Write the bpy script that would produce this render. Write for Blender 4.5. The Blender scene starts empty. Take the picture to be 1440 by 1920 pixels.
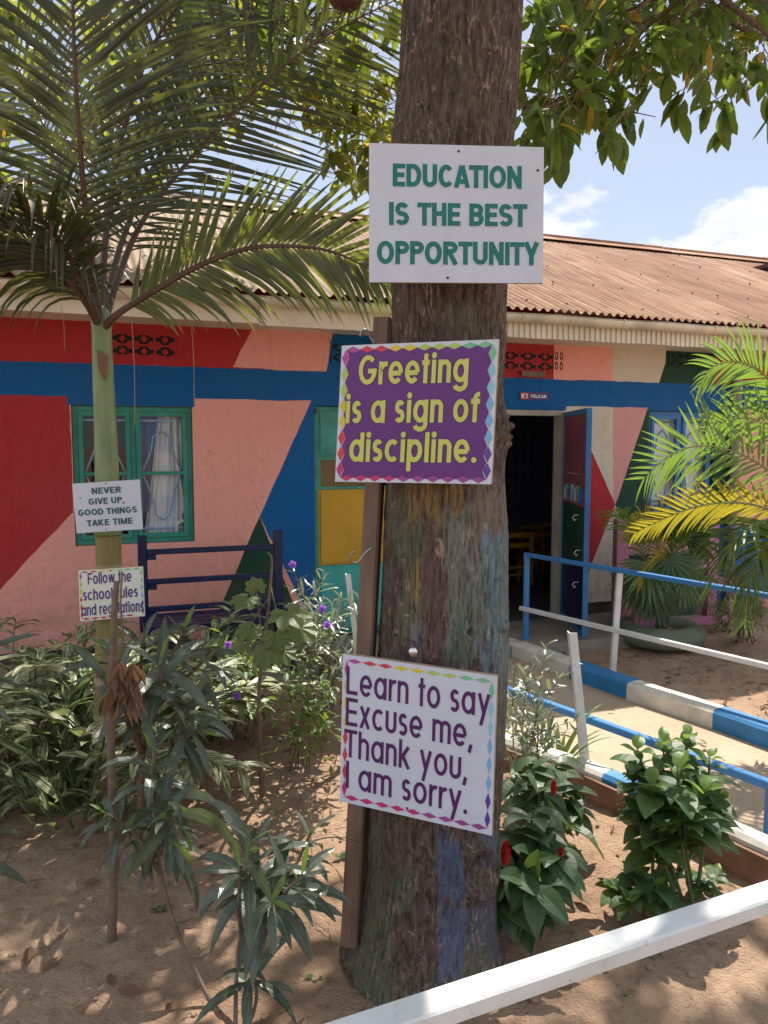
import bpy, bmesh, math, random
import numpy as np
from mathutils import Vector, Matrix, noise as mn

R = math.radians
random.seed(7)
scene = bpy.context.scene
COL = scene.collection
V = Vector

# ---------------------------------------------------------------- camera, world, sun, exposure
F_PX, W_PX, H_PX = 1442.0, 1440.0, 1920.0
PITCH = math.atan2(125.0, F_PX)
EYE = V((0, 0, 1.6))
cam = bpy.data.cameras.new('camera'); cam.sensor_fit = 'VERTICAL'
cam.sensor_height = 24.0; cam.sensor_width = 18.0; cam.lens = 24.0 * F_PX / H_PX
cam.clip_start = 0.05; cam.clip_end = 2000
camo = bpy.data.objects.new('camera', cam); COL.objects.link(camo)
camo.location = EYE; camo.rotation_euler = (math.pi / 2 - PITCH, 0, 0)
scene.camera = camo

SUN_EL, SUN_AZ = R(57), math.atan2(0.26, 0.965)     # azimuth measured from +Y towards +X
sun_dir = V((math.sin(SUN_AZ) * math.cos(SUN_EL), math.cos(SUN_AZ) * math.cos(SUN_EL), math.sin(SUN_EL)))
sl = bpy.data.lights.new('sun', 'SUN'); sl.energy = 5.0; sl.angle = R(0.55); sl.color = (1.0, 0.94, 0.84)
so = bpy.data.objects.new('sun', sl); COL.objects.link(so)
so.rotation_euler = (-sun_dir).to_track_quat('-Z', 'Y').to_euler()

world = bpy.data.worlds.new('World'); scene.world = world; world.use_nodes = True
wn, wl = world.node_tree.nodes, world.node_tree.links
wn.clear()
def wnode(t, **kw):
    n = wn.new(t)
    for k, v in kw.items(): setattr(n, k, v)
    return n
w_out = wnode('ShaderNodeOutputWorld'); w_bg = wnode('ShaderNodeBackground'); w_bg.inputs['Strength'].default_value = 0.095
sky = wnode('ShaderNodeTexSky', sky_type='NISHITA'); sky.sun_disc = False
sky.sun_elevation = SUN_EL; sky.sun_rotation = SUN_AZ; sky.air_density = 1.0; sky.dust_density = 0.7; sky.ozone_density = 1.6
tc = wnode('ShaderNodeTexCoord'); sep = wnode('ShaderNodeSeparateXYZ')
wl.new(tc.outputs['Generated'], sep.inputs[0])
wm = wnode('ShaderNodeMapping'); wm.inputs['Scale'].default_value = (1.0, 1.0, 1.9); wm.inputs['Location'].default_value = (0.13, 0.2, 0.05)
wl.new(tc.outputs['Generated'], wm.inputs['Vector'])
cn = wnode('ShaderNodeTexNoise'); cn.inputs['Scale'].default_value = 6.5; cn.inputs['Detail'].default_value = 9; cn.inputs['Roughness'].default_value = 0.56
wl.new(wm.outputs[0], cn.inputs['Vector'])
def wmath(op, a, b=None, c=None):
    n = wnode('ShaderNodeMath', operation=op)
    for i, x in enumerate((a, b, c)):
        if x is None: continue
        if isinstance(x, (int, float)): n.inputs[i].default_value = x
        else: wl.new(x, n.inputs[i])
    return n.outputs[0]
# cumulus bank low over the horizon, top edge billowing with the noise
edge = wmath('SUBTRACT', wmath('ADD', wmath('MULTIPLY', cn.outputs[0], 0.28), 0.117), sep.outputs['Z'])
mr = wnode('ShaderNodeMapRange'); mr.interpolation_type = 'SMOOTHSTEP'
mr.inputs['From Min'].default_value = -0.004; mr.inputs['From Max'].default_value = 0.016
wl.new(edge, mr.inputs['Value'])
# thin high veil
vn = wnode('ShaderNodeTexNoise'); vn.inputs['Scale'].default_value = 2.3; vn.inputs['Detail'].default_value = 6
wl.new(wm.outputs[0], vn.inputs['Vector'])
vr = wnode('ShaderNodeMapRange'); vr.inputs['From Min'].default_value = 0.42; vr.inputs['From Max'].default_value = 0.75; vr.inputs['To Max'].default_value = 0.55
# bright veil added unseen overhead and behind the viewer to fill the shade, the sky over the roof stays clear
vh = wmath('SUBTRACT', sep.outputs['Z'], wmath('MULTIPLY', sep.outputs['Y'], 0.9)); vq = wnode('ShaderNodeMapRange'); vq.interpolation_type = 'SMOOTHSTEP'
vq.inputs['From Min'].default_value = -0.15; vq.inputs['From Max'].default_value = 0.55; wl.new(vh, vq.inputs['Value'])
wl.new(vn.outputs[0], vr.inputs['Value'])
sh = wnode('ShaderNodeTexNoise'); sh.inputs['Scale'].default_value = 11; sh.inputs['Detail'].default_value = 6
wl.new(wm.outputs[0], sh.inputs['Vector'])
ccol = wnode('ShaderNodeMix', data_type='RGBA'); wl.new(sh.outputs[0], ccol.inputs[0])
ccol.inputs[6].default_value = (4.4, 4.7, 5.3, 1); ccol.inputs[7].default_value = (7.6, 7.6, 7.6, 1)
stint = wnode('ShaderNodeMix', data_type='RGBA', blend_type='MULTIPLY'); stint.inputs[0].default_value = 1.0; stint.inputs[7].default_value = (0.88, 0.77, 0.70, 1); wl.new(sky.outputs[0], stint.inputs[6])
mixv = wnode('ShaderNodeMix', data_type='RGBA'); wl.new(wmath('MAXIMUM', wmath('MULTIPLY', vq.outputs[0], 0.85), wmath('ADD', wmath('MULTIPLY', vr.outputs[0], 0.2), 0.16)), mixv.inputs[0]); wl.new(stint.outputs[2], mixv.inputs[6]); mixv.inputs[7].default_value = (7.0, 7.9, 9.4, 1)
mixc = wnode('ShaderNodeMix', data_type='RGBA'); wl.new(mr.outputs[0], mixc.inputs[0]); wl.new(mixv.outputs[2], mixc.inputs[6]); wl.new(ccol.outputs[2], mixc.inputs[7])
wl.new(mixc.outputs[2], w_bg.inputs['Color']); wl.new(w_bg.outputs[0], w_out.inputs[0])

scene.view_settings.view_transform = 'Standard'; scene.view_settings.look = 'None'
scene.view_settings.exposure = 0.82; scene.view_settings.gamma = 1.0
scene.render.engine = 'CYCLES'
scene.cycles.use_denoising = True
scene.cycles.max_bounces = 8; scene.cycles.diffuse_bounces = 4; scene.cycles.transparent_max_bounces = 12
scene.cycles.caustics_reflective = False; scene.cycles.caustics_refractive = False

# ---------------------------------------------------------------- pixel <-> place
cp, sp = math.cos(PITCH), math.sin(PITCH)
def ray(px, py):
    x = (px - 720.0) / F_PX; v = (960.0 - py) / F_PX
    return V((x, cp + v * sp, -sp + v * cp))
def at(px, py, y): d = ray(px, py); return EYE + d * (y / d.y)
def onz(px, py, z=0.0): d = ray(px, py); return EYE + d * ((z - EYE.z) / d.z)
W0 = V((1.78, 6.76, 0)); WA = math.atan2(0.3404, 0.9403)
WU = V((math.cos(WA), math.sin(WA), 0)); WN = V((-math.sin(WA), math.cos(WA), 0))    # along the wall, into the house
def loc(p): d = p - W0; return V((d.dot(WU), d.dot(WN), d.z))
def wrd(p): return W0 + WU * p[0] + WN * p[1] + V((0, 0, p[2]))
def bw(px, py, off=0.0):
    d = ray(px, py); t = ((W0 + WN * off - EYE).dot(WN)) / d.dot(WN)
    return loc(EYE + d * t)

# ---------------------------------------------------------------- mesh collector
def catmull(pts, n=8):
    pts = [V(p) for p in pts]
    if len(pts) < 3:
        return [pts[0].lerp(pts[-1], i / n) for i in range(n + 1)]
    P = [pts[0] * 2 - pts[1]] + pts + [pts[-1] * 2 - pts[-2]]
    out = []
    for i in range(1, len(P) - 2):
        a, b, c, d = P[i - 1], P[i], P[i + 1], P[i + 2]
        for k in range(n):
            t = k / n
            out.append(0.5 * ((2 * b) + (c - a) * t + (2 * a - 5 * b + 4 * c - d) * t * t + (3 * b - a - 3 * c + d) * t ** 3))
    out.append(pts[-1]); return out

class MB:
    def __init__(s): s.v = []; s.f = []; s.uv = []; s.m = []
    def face(s, pts, mi=0, uv=None):
        b = len(s.v); s.v.extend([tuple(p) for p in pts]); s.f.append(tuple(range(b, b + len(pts))))
        s.uv.append(uv if uv else [(0, 0)] * len(pts)); s.m.append(mi)
    def obox(s, o, ux, uy, uz, mi=0):
        o, ux, uy, uz = V(o), V(ux), V(uy), V(uz); b = len(s.v)
        for k in (0, 1):
            for j in (0, 1):
                for i in (0, 1): s.v.append(tuple(o + ux * i + uy * j + uz * k))
        fl = ux.cross(uy).dot(uz) < 0
        for q in ((0, 2, 3, 1), (4, 5, 7, 6), (0, 1, 5, 4), (2, 6, 7, 3), (0, 4, 6, 2), (1, 3, 7, 5)):
            q = q[::-1] if fl else q
            s.f.append(tuple(b + i for i in q)); s.uv.append([(0, 0)] * 4); s.m.append(mi)
    def box(s, x0, x1, y0, y1, z0, z1, mi=0): s.obox((x0, y0, z0), (x1 - x0, 0, 0), (0, y1 - y0, 0), (0, 0, z1 - z0), mi)
    def beam(s, a, b, w, h, mi=0, up=(0, 0, 1)):          # a square bar with slightly chamfered edges between two points
        a, b = V(a), V(b); t = (b - a).normalized(); sd = t.cross(V(up)).normalized(); u = sd.cross(t).normalized()
        c = min(w, h) * 0.12; hw, hh = w / 2, h / 2
        pr = [(-hw + c, -hh), (hw - c, -hh), (hw, -hh + c), (hw, hh - c), (hw - c, hh), (-hw + c, hh), (-hw, hh - c), (-hw, -hh + c)]
        base = len(s.v)
        for e in (a, b):
            for x, y in pr: s.v.append(tuple(e + sd * x + u * y))
        for i in range(8):
            j = (i + 1) % 8; s.f.append((base + i, base + j, base + 8 + j, base + 8 + i)); s.uv.append([(0, 0)] * 4); s.m.append(mi)
        s.f.append(tuple(base + i for i in range(7, -1, -1))); s.uv.append([(0, 0)] * 8); s.m.append(mi)
        s.f.append(tuple(base + 8 + i for i in range(8))); s.uv.append([(0, 0)] * 8); s.m.append(mi)
    def tube(s, pts, rad, n=8, mi=0, caps=True):
        pts = [V(p) for p in pts]; N = len(pts)
        rad = [rad] * N if isinstance(rad, (int, float)) else rad
        t0 = (pts[1] - pts[0]).normalized(); ref = V((0, 0, 1)) if abs(t0.z) < 0.9 else V((0, -1, 0))
        nx = t0.cross(ref).normalized(); b = len(s.v)
        for i, p in enumerate(pts):
            t = (pts[min(i + 1, N - 1)] - pts[max(i - 1, 0)]).normalized()
            nx = (nx - t * nx.dot(t)).normalized(); ny = t.cross(nx)
            for k in range(n):
                a = 2 * math.pi * k / n; s.v.append(tuple(p + (nx * math.cos(a) + ny * math.sin(a)) * rad[i]))
        for i in range(N - 1):
            for k in range(n):
                k2 = (k + 1) % n
                s.f.append((b + i * n + k, b + i * n + k2, b + (i + 1) * n + k2, b + (i + 1) * n + k))
                s.uv.append([(k / n, i / N)] * 4); s.m.append(mi)
        if caps:
            s.f.append(tuple(b + k for k in range(n - 1, -1, -1))); s.uv.append([(0, 0)] * n); s.m.append(mi)
            s.f.append(tuple(b + (N - 1) * n + k for k in range(n))); s.uv.append([(0, 0)] * n); s.m.append(mi)
    def ball(s, c, r, mi=0, nu=10, nv=6, sc=(1, 1, 1)):
        c = V(c); b = len(s.v)
        for j in range(nv + 1):
            ph = math.pi * j / nv
            for i in range(nu):
                th = 2 * math.pi * i / nu
                s.v.append((c.x + r * sc[0] * math.sin(ph) * math.cos(th), c.y + r * sc[1] * math.sin(ph) * math.sin(th), c.z + r * sc[2] * math.cos(ph)))
        for j in range(nv):
            for i in range(nu):
                i2 = (i + 1) % nu
                s.f.append((b + j * nu + i, b + (j + 1) * nu + i, b + (j + 1) * nu + i2, b + j * nu + i2)); s.uv.append([(0, 0)] * 4); s.m.append(mi)
    def leaf(s, base, d, up, L, W, droop=0.6, prof='lance', n=5, fold=0.25, mi=0, twist=0.0, wave=0.0):
        # one leaf: a folded strip along a drooping midrib
        base = V(base); d = V(d).normalized(); up = V(up)
        sd = d.cross(up)
        if sd.length < 1e-4: sd = d.cross(V((1, 0.3, 0)))
        sd.normalize(); p = base.copy(); b = len(s.v); step = L / n
        for i in range(n + 1):
            t = i / n
            if prof == 'lance': w = math.sin(math.pi * min(1, t * 0.93 + 0.05)) ** 0.8
            elif prof == 'ovate': w = (math.sin(math.pi * t ** 0.72) if 0 < t < 1 else 0.04) ** 0.85
            elif prof == 'ell': w = (math.sin(math.pi * t) if 0 < t < 1 else 0.03) ** 0.75
            elif prof == 'strap': w = min(1, 0.55 + t * 3) * (1 - t ** 3) + 0.02
            else: w = min(1.0, 0.35 + 3.5 * t) * (1 - t ** 2.2) + 0.015
            w *= W / 2
            nn = sd.cross(d).normalized()
            wv = wave * W * math.sin(t * 9 + b)
            e1 = p + sd * w * math.cos(fold) + nn * (w * math.sin(fold) + wv); e2 = p - sd * w * math.cos(fold) + nn * (w * math.sin(fold) - wv)
            s.v.extend([tuple(e1), tuple(p), tuple(e2)])
            p = p + d * step
            # bend towards the ground
            k = droop / n * (0.5 + t)
            d = (d + V((0, 0, -1)) * k).normalized()
            sd = (sd - d * sd.dot(d)).normalized()
            if twist: sd = (Matrix.Rotation(twist / n, 3, d) @ sd)
        for i in range(n):
            a = b + i * 3; t0, t1 = i / n, (i + 1) / n
            s.f.append((a, a + 1, a + 4, a + 3)); s.uv.append([(0, t0), (.5, t0), (.5, t1), (0, t1)]); s.m.append(mi)
            s.f.append((a + 1, a + 2, a + 5, a + 4)); s.uv.append([(.5, t0), (1, t0), (1, t1), (.5, t1)]); s.m.append(mi)
    def build(s, name, mats, parent=None, origin=None, smooth=False):
        me = bpy.data.meshes.new(name)
        v = s.v
        if origin is not None:
            o = V(origin); v = [(x - o.x, y - o.y, z - o.z) for x, y, z in v]
        me.from_pydata(v, [], s.f)
        ul = me.uv_layers.new(name='UVMap')
        flat = [c for f in s.uv for q in f for c in q]
        ul.data.foreach_set('uv', flat)
        for m in (mats if isinstance(mats, (list, tuple)) else [mats]): me.materials.append(m)
        me.polygons.foreach_set('material_index', s.m)
        if smooth: me.polygons.foreach_set('use_smooth', [True] * len(s.f))
        me.update()
        ob = bpy.data.objects.new(name, me); COL.objects.link(ob)
        if parent is not None: ob.parent = parent
        elif origin is not None: ob.location = origin
        return ob

def tag(o, label, cat, group=None):
    o['label'] = label; o['category'] = cat
    if group: o['group'] = group
    return o
def thing(name, label, cat, at_=(0, 0, 0), rz=0.0, group=None):
    o = bpy.data.objects.new(name, None); o.empty_display_size = 0.1; COL.objects.link(o)
    o.location = at_; o.rotation_euler = (0, 0, rz); return tag(o, label, cat, group)
def copy_tree(o, parent=None):
    c = o.copy(); COL.objects.link(c)
    if parent: c.parent = parent
    for ch in list(o.children): copy_tree(ch, c)
    return c
def structure(o): o['kind'] = 'structure'; return o

# ---------------------------------------------------------------- materials
class NT:
    def __init__(s, name):
        s.mat = bpy.data.materials.new(name); s.mat.use_nodes = True; s.t = s.mat.node_tree; s.t.nodes.clear()
        s.out = s.n('ShaderNodeOutputMaterial'); s.bs = s.n('ShaderNodeBsdfPrincipled'); s.l(s.bs.outputs[0], s.out.inputs[0])
    def n(s, t, **kw):
        x = s.t.nodes.new(t)
        for k, v in kw.items(): setattr(x, k, v)
        return x
    def l(s, a, b): s.t.links.new(a, b)
    def co(s, kind='Object', scale=(1, 1, 1), loc=(0, 0, 0)):
        a = s.n('ShaderNodeTexCoord'); m = s.n('ShaderNodeMapping'); m.inputs['Scale'].default_value = scale; m.inputs['Location'].default_value = loc
        s.l(a.outputs[kind], m.inputs[0]); return m.outputs[0]
    def noise(s, vec, scale, detail=5, rough=0.55, dist=0.0):
        x = s.n('ShaderNodeTexNoise'); x.inputs['Scale'].default_value = scale; x.inputs['Detail'].default_value = detail
        x.inputs['Roughness'].default_value = rough; x.inputs['Distortion'].default_value = dist
        s.l(vec, x.inputs['Vector']); return x.outputs[0]
    def rng(s, val, a, b, c=0.0, d=1.0, smooth=False):
        x = s.n('ShaderNodeMapRange'); x.clamp = True
        if smooth: x.interpolation_type = 'SMOOTHSTEP'
        for k, v in zip(('From Min', 'From Max', 'To Min', 'To Max'), (a, b, c, d)): x.inputs[k].default_value = v
        s.l(val, x.inputs['Value']); return x.outputs[0]
    def math(s, op, a, b=None):
        x = s.n('ShaderNodeMath', operation=op)
        for i, q in enumerate((a, b)):
            if q is None: continue
            if isinstance(q, (int, float)): x.inputs[i].default_value = q
            else: s.l(q, x.inputs[i])
        return x.outputs[0]
    def mix(s, fac, a, b, mode='MIX'):
        x = s.n('ShaderNodeMix', data_type='RGBA', blend_type=mode)
        for i, q in ((0, fac), (6, a), (7, b)):
            if isinstance(q, (int, float)): x.inputs[i].default_value = q
            elif isinstance(q, tuple): x.inputs[i].default_value = (*q[:3], 1)
            else: s.l(q, x.inputs[i])
        return x.outputs[2]
    def bump(s, h, strength=0.3, dist=0.01):
        x = s.n('ShaderNodeBump'); x.inputs['Strength'].default_value = strength; x.inputs['Distance'].default_value = dist
        s.l(h, x.inputs['Height']); s.l(x.outputs[0], s.bs.inputs['Normal']); return x
    def color(s, c):
        if isinstance(c, tuple): s.bs.inputs['Base Color'].default_value = (*c[:3], 1)
        else: s.l(c, s.bs.inputs['Base Color'])
    def rough(s, r, spec=0.5):
        if isinstance(r, (int, float)): s.bs.inputs['Roughness'].default_value = r
        else: s.l(r, s.bs.inputs['Roughness'])
        s.bs.inputs['Specular IOR Level'].default_value = spec

def simple(name, c, rough=0.55, var=0.25, scale=6.0, c2=None, bump=0.15, spec=0.4, bscale=60, metal=0.0, vs=(1, 1, 1)):
    n = NT(name); co = n.co('Object', vs); f = n.noise(co, scale, 6)
    c2 = c2 or tuple(x * (1 - var) for x in c)
    n.color(n.mix(n.rng(f, 0.35, 0.68), c, c2)); n.rough(rough, spec); n.bs.inputs['Metallic'].default_value = metal
    if bump: n.bump(n.noise(co, bscale, 4), bump, 0.004)
    return n.mat

def wall_paint(name, c):
    # brushed oil paint over rough cement plaster, scuffed and dusty
    n = NT(name); co = n.co('Object')
    big = n.noise(co, 1.3, 6, 0.6); fine = n.noise(co, 9, 8, 0.65); spots = n.noise(co, 26, 4, 0.5)
    dusty = tuple(x * 0.88 + 0.018 for x in c)
    dark = tuple(x * 0.76 for x in c)
    k = n.mix(n.rng(big, 0.40, 0.72, 0, 0.75), c, dusty)
    k = n.mix(n.rng(fine, 0.52, 0.78, 0, 0.45), k, dark)
    k = n.mix(n.rng(spots, 0.70, 0.735, 0, 0.55), k, tuple(0.35 * x + 0.03 for x in c))
    run = n.noise(n.co('Object', (7, 7, 0.35)), 3, 5, 0.6)
    k = n.mix(n.rng(run, 0.55, 0.78, 0, 0.5), k, dark)
    vz = n.n('ShaderNodeSeparateXYZ'); n.l(co, vz.inputs[0])
    k = n.mix(n.math('MULTIPLY', n.rng(vz.outputs[2], 0.15, 0.75, 0.55, 0), n.rng(fine, 0.35, 0.65)), k, (0.20, 0.13, 0.09))       # soil splashed up by the rain
    cv = n.n('ShaderNodeTexVoronoi', feature='DISTANCE_TO_EDGE'); cv.inputs['Scale'].default_value = 1.7; cd = n.n('ShaderNodeVectorMath', operation='ADD'); cw_ = n.n('ShaderNodeTexNoise'); cw_.inputs['Scale'].default_value = 5; cw_.inputs['Detail'].default_value = 6; n.l(co, cw_.inputs['Vector']); n.l(co, cd.inputs[0]); n.l(cw_.outputs['Color'], cd.inputs[1]); n.l(cd.outputs[0], cv.inputs['Vector'])
    crk = n.math('MULTIPLY', n.rng(cv.outputs['Distance'], 0.0, 0.006, 1, 0), n.rng(n.noise(co, 1.9, 3), 0.52, 0.58)); k = n.mix(n.math('MULTIPLY', crk, 0.75), k, tuple(0.25 * x + 0.01 for x in c))
    n.color(k); n.rough(n.rng(fine, 0.3, 0.7, 0.5, 0.7), 0.14)
    h = n.math('ADD', n.math('MULTIPLY', n.noise(co, 14, 6, 0.6), 1.0), n.math('MULTIPLY', n.noise(co, 75, 4), 0.35))
    n.bump(h, 0.8, 0.016)
    return n.mat

def leaf_mat(name, c1, c2, trans=0.35, rough=0.42, tcol=None, rib=None, varieg=None, spec=0.45, back=None):
    n = NT(name)
    geo = n.n('ShaderNodeNewGeometry'); rnd = geo.outputs['Random Per Island']
    uv = n.n('ShaderNodeTexCoord').outputs['UV']; sx = n.n('ShaderNodeSeparateXYZ'); n.l(uv, sx.inputs[0])
    col = n.mix(rnd, c1, c2)
    au = n.math('ABSOLUTE', n.math('SUBTRACT', sx.outputs[0], 0.5))
    obn = n.noise(n.co('Object'), 40, 4)
    col = n.mix(n.rng(obn, 0.4, 0.75, 0, 0.35), col, tuple(x * 0.6 for x in c1))
    if varieg:
        mp = n.n('ShaderNodeMapping'); mp.inputs['Scale'].default_value = (9, 2.2, 1); n.l(uv, mp.inputs[0])
        ad = n.n('ShaderNodeVectorMath', operation='ADD'); n.l(mp.outputs[0], ad.inputs[0])
        cx = n.n('ShaderNodeCombineXYZ'); n.l(n.math('MULTIPLY', rnd, 50.0), cx.inputs[2]); n.l(cx.outputs[0], ad.inputs[1])
        st = n.noise(ad.outputs[0], 1.0, 3)
        col = n.mix(n.rng(st, 0.485, 0.53), col, varieg)
    if rib: col = n.mix(n.rng(au, 0.018, 0.05, 0.8, 0), col, rib)
    if back: col = n.mix(n.math('MULTIPLY', geo.outputs['Backfacing'], 0.85), col, back)
    n.color(col); n.rough(rough, spec)
    vein = n.n('ShaderNodeTexWave'); vein.inputs['Scale'].default_value = 3.2; vein.inputs['Distortion'].default_value = 0.6
    vm = n.n('ShaderNodeMapping'); vm.inputs['Scale'].default_value = (0.8, 3, 1); n.l(uv, vm.inputs[0]); vm.inputs['Rotation'].default_value = (0, 0, 0.9)
    n.l(vm.outputs[0], vein.inputs['Vector']); n.bump(vein.outputs['Fac'], 0.12, 0.003)
    tr = n.n('ShaderNodeBsdfTranslucent')
    tc_ = tcol or tuple(min(1, x * 2.6) for x in (c1[0] * 1.25, c1[1] * 1.2, c1[2] * 0.5))
    n.l(n.mix(n.rng(obn, 0.3, 0.8, 0, 0.5), tc_, tuple(x * 0.65 for x in tc_)), tr.inputs[0])
    ms = n.n('ShaderNodeMixShader'); ms.inputs[0].default_value = trans
    n.l(n.bs.outputs[0], ms.inputs[1]); n.l(tr.outputs[0], ms.inputs[2]); n.l(ms.outputs[0], n.out.inputs[0])
    return n.mat

M = {}
M['pink'] = wall_paint('wall_paint_pink', (0.80, 0.36, 0.30))
M['red'] = wall_paint('wall_paint_red', (0.40, 0.030, 0.036))
M['blue'] = wall_paint('wall_paint_blue', (0.004, 0.105, 0.31))
M['green'] = wall_paint('wall_paint_green', (0.014, 0.060, 0.036))
M['cream'] = wall_paint('wall_paint_cream', (0.60, 0.55, 0.46))
M['lpink'] = wall_paint('wall_paint_light_pink', (0.66, 0.32, 0.31))
M['black'] = wall_paint('wall_paint_black', (0.018, 0.018, 0.020))
M['white_board'] = simple('white_board', (0.80, 0.75, 0.63), 0.5, 0.22, 3, bump=0.1)
M['gutter'] = simple('gutter_metal', (0.72, 0.66, 0.52), 0.42, 0.4, 4, bump=0.1)
M['teal'] = simple('teal_paint', (0.05, 0.33, 0.26), 0.45, 0.35, 7)
M['window_teal'] = simple('window_teal_paint', (0.012, 0.20, 0.135), 0.45, 0.3, 9, c2=(0.04, 0.26, 0.2))
M['turquoise'] = simple('turquoise_paint', (0.05, 0.40, 0.37), 0.45, 0.2, 5)
M['yellow'] = simple('yellow_paint', (0.55, 0.31, 0.012), 0.45, 0.2, 4)
M['navy'] = simple('navy_paint', (0.010, 0.016, 0.07), 0.38, 0.35, 9)
M['rail_blue'] = simple('rail_blue_paint', (0.03, 0.20, 0.50), 0.4, 0.25, 12, c2=(0.05, 0.16, 0.33))
def worn_white():
    n = NT('rail_white_paint'); co = n.co('Object'); a = n.noise(co, 7, 6, .65); b = n.noise(co, 55, 5, .6); c = n.noise(co, 21, 6, .7)
    k = n.mix(n.rng(a, .4, .72), (0.66, 0.65, 0.64), (0.54, 0.52, 0.49)); k = n.mix(n.rng(c, .60, .68, 0, .55), k, (0.38, 0.33, 0.28)); k = n.mix(n.rng(b, .70, .73, 0, .9), k, (0.14, 0.075, 0.045))
    n.color(k); n.rough(n.rng(c, .3, .7, .3, .6), .4); n.bump(n.math('ADD', c, n.math('MULTIPLY', b, .3)), .35, .004); return n.mat
M['rail_white'] = worn_white()
M['door_blue'] = simple('door_blue_paint', (0.03, 0.17, 0.42), 0.4, 0.25, 9)
M['grille_blue'] = simple('grille_paint', (0.26, 0.44, 0.72), 0.45, 0.2, 9)
M['grille_teal'] = simple('grille_teal_paint', (0.02, 0.20, 0.20), 0.45, 0.2, 9)
M['bench_pink'] = simple('bench_pink_paint', (0.50, 0.19, 0.30), 0.45, 0.25, 7)
M['wood_post'] = simple('weathered_brown_wood', (0.20, 0.125, 0.09), 0.6, 0.4, 5, bump=0.35, bscale=30, vs=(6, 6, 0.8))
M['door_pink'] = simple('door_pink_paint', (0.23, 0.085, 0.10), 0.5, 0.3, 6)
M['jamb'] = simple('cream_jamb', (0.45, 0.40, 0.31), 0.5, 0.3, 5)
M['pvc'] = simple('white_pvc', (0.75, 0.73, 0.68), 0.35, 0.1, 4, bump=0)
M['pipe_grey'] = simple('grey_pipe', (0.40, 0.39, 0.37), 0.4, 0.25, 4)
M['steel'] = simple('dull_steel', (0.42, 0.42, 0.44), 0.38, 0.3, 20, metal=0.8)
M['rust'] = simple('rusty_steel', (0.10, 0.045, 0.03), 0.7, 0.4, 20)
M['chrome'] = simple('nail_head_steel', (0.7, 0.7, 0.72), 0.22, 0.1, 20, metal=1.0, bump=0.05)
M['dark_room'] = simple('room_wall_paint', (0.20, 0.25, 0.38), 0.7, 0.2, 3)
M['room_floor'] = simple('room_floor', (0.10, 0.10, 0.10), 0.6, 0.3, 3)
M['letter_dark'] = simple('letter_paint', (0.006, 0.006, 0.008), 0.7, 0.1, 3, bump=0)
M['tyre_green'] = simple('tyre_green_paint', (0.17, 0.20, 0.14), 0.6, 0.3, 7, bump=0.3)
M['slab'] = simple('cement_slab', (0.28, 0.24, 0.20), 0.75, 0.35, 5, bump=0.3)
M['kerb_blue'] = simple('kerb_blue_paint', (0.03, 0.20, 0.45), 0.55, 0.25, 8, bump=0.4, bscale=35)
M['kerb_white'] = simple('kerb_white_paint', (0.66, 0.62, 0.54), 0.6, 0.3, 8, bump=0.4, bscale=35)
M['brick'] = simple('dusty_brick', (0.27, 0.14, 0.085), 0.85, 0.4, 9, bump=0.6, bscale=20)
M['yellow_wood'] = simple('yellow_chair_paint', (0.55, 0.30, 0.02), 0.5, 0.2, 5)
M['maroon'] = simple('maroon_seat', (0.16, 0.02, 0.03), 0.5, 0.2, 5)
M['string'] = simple('dry_fibre', (0.35, 0.27, 0.14), 0.8, 0.2, 5, bump=0)
M['sign_edge'] = simple('sign_board_edge', (0.42, 0.30, 0.18), 0.7, 0.3, 12)

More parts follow.
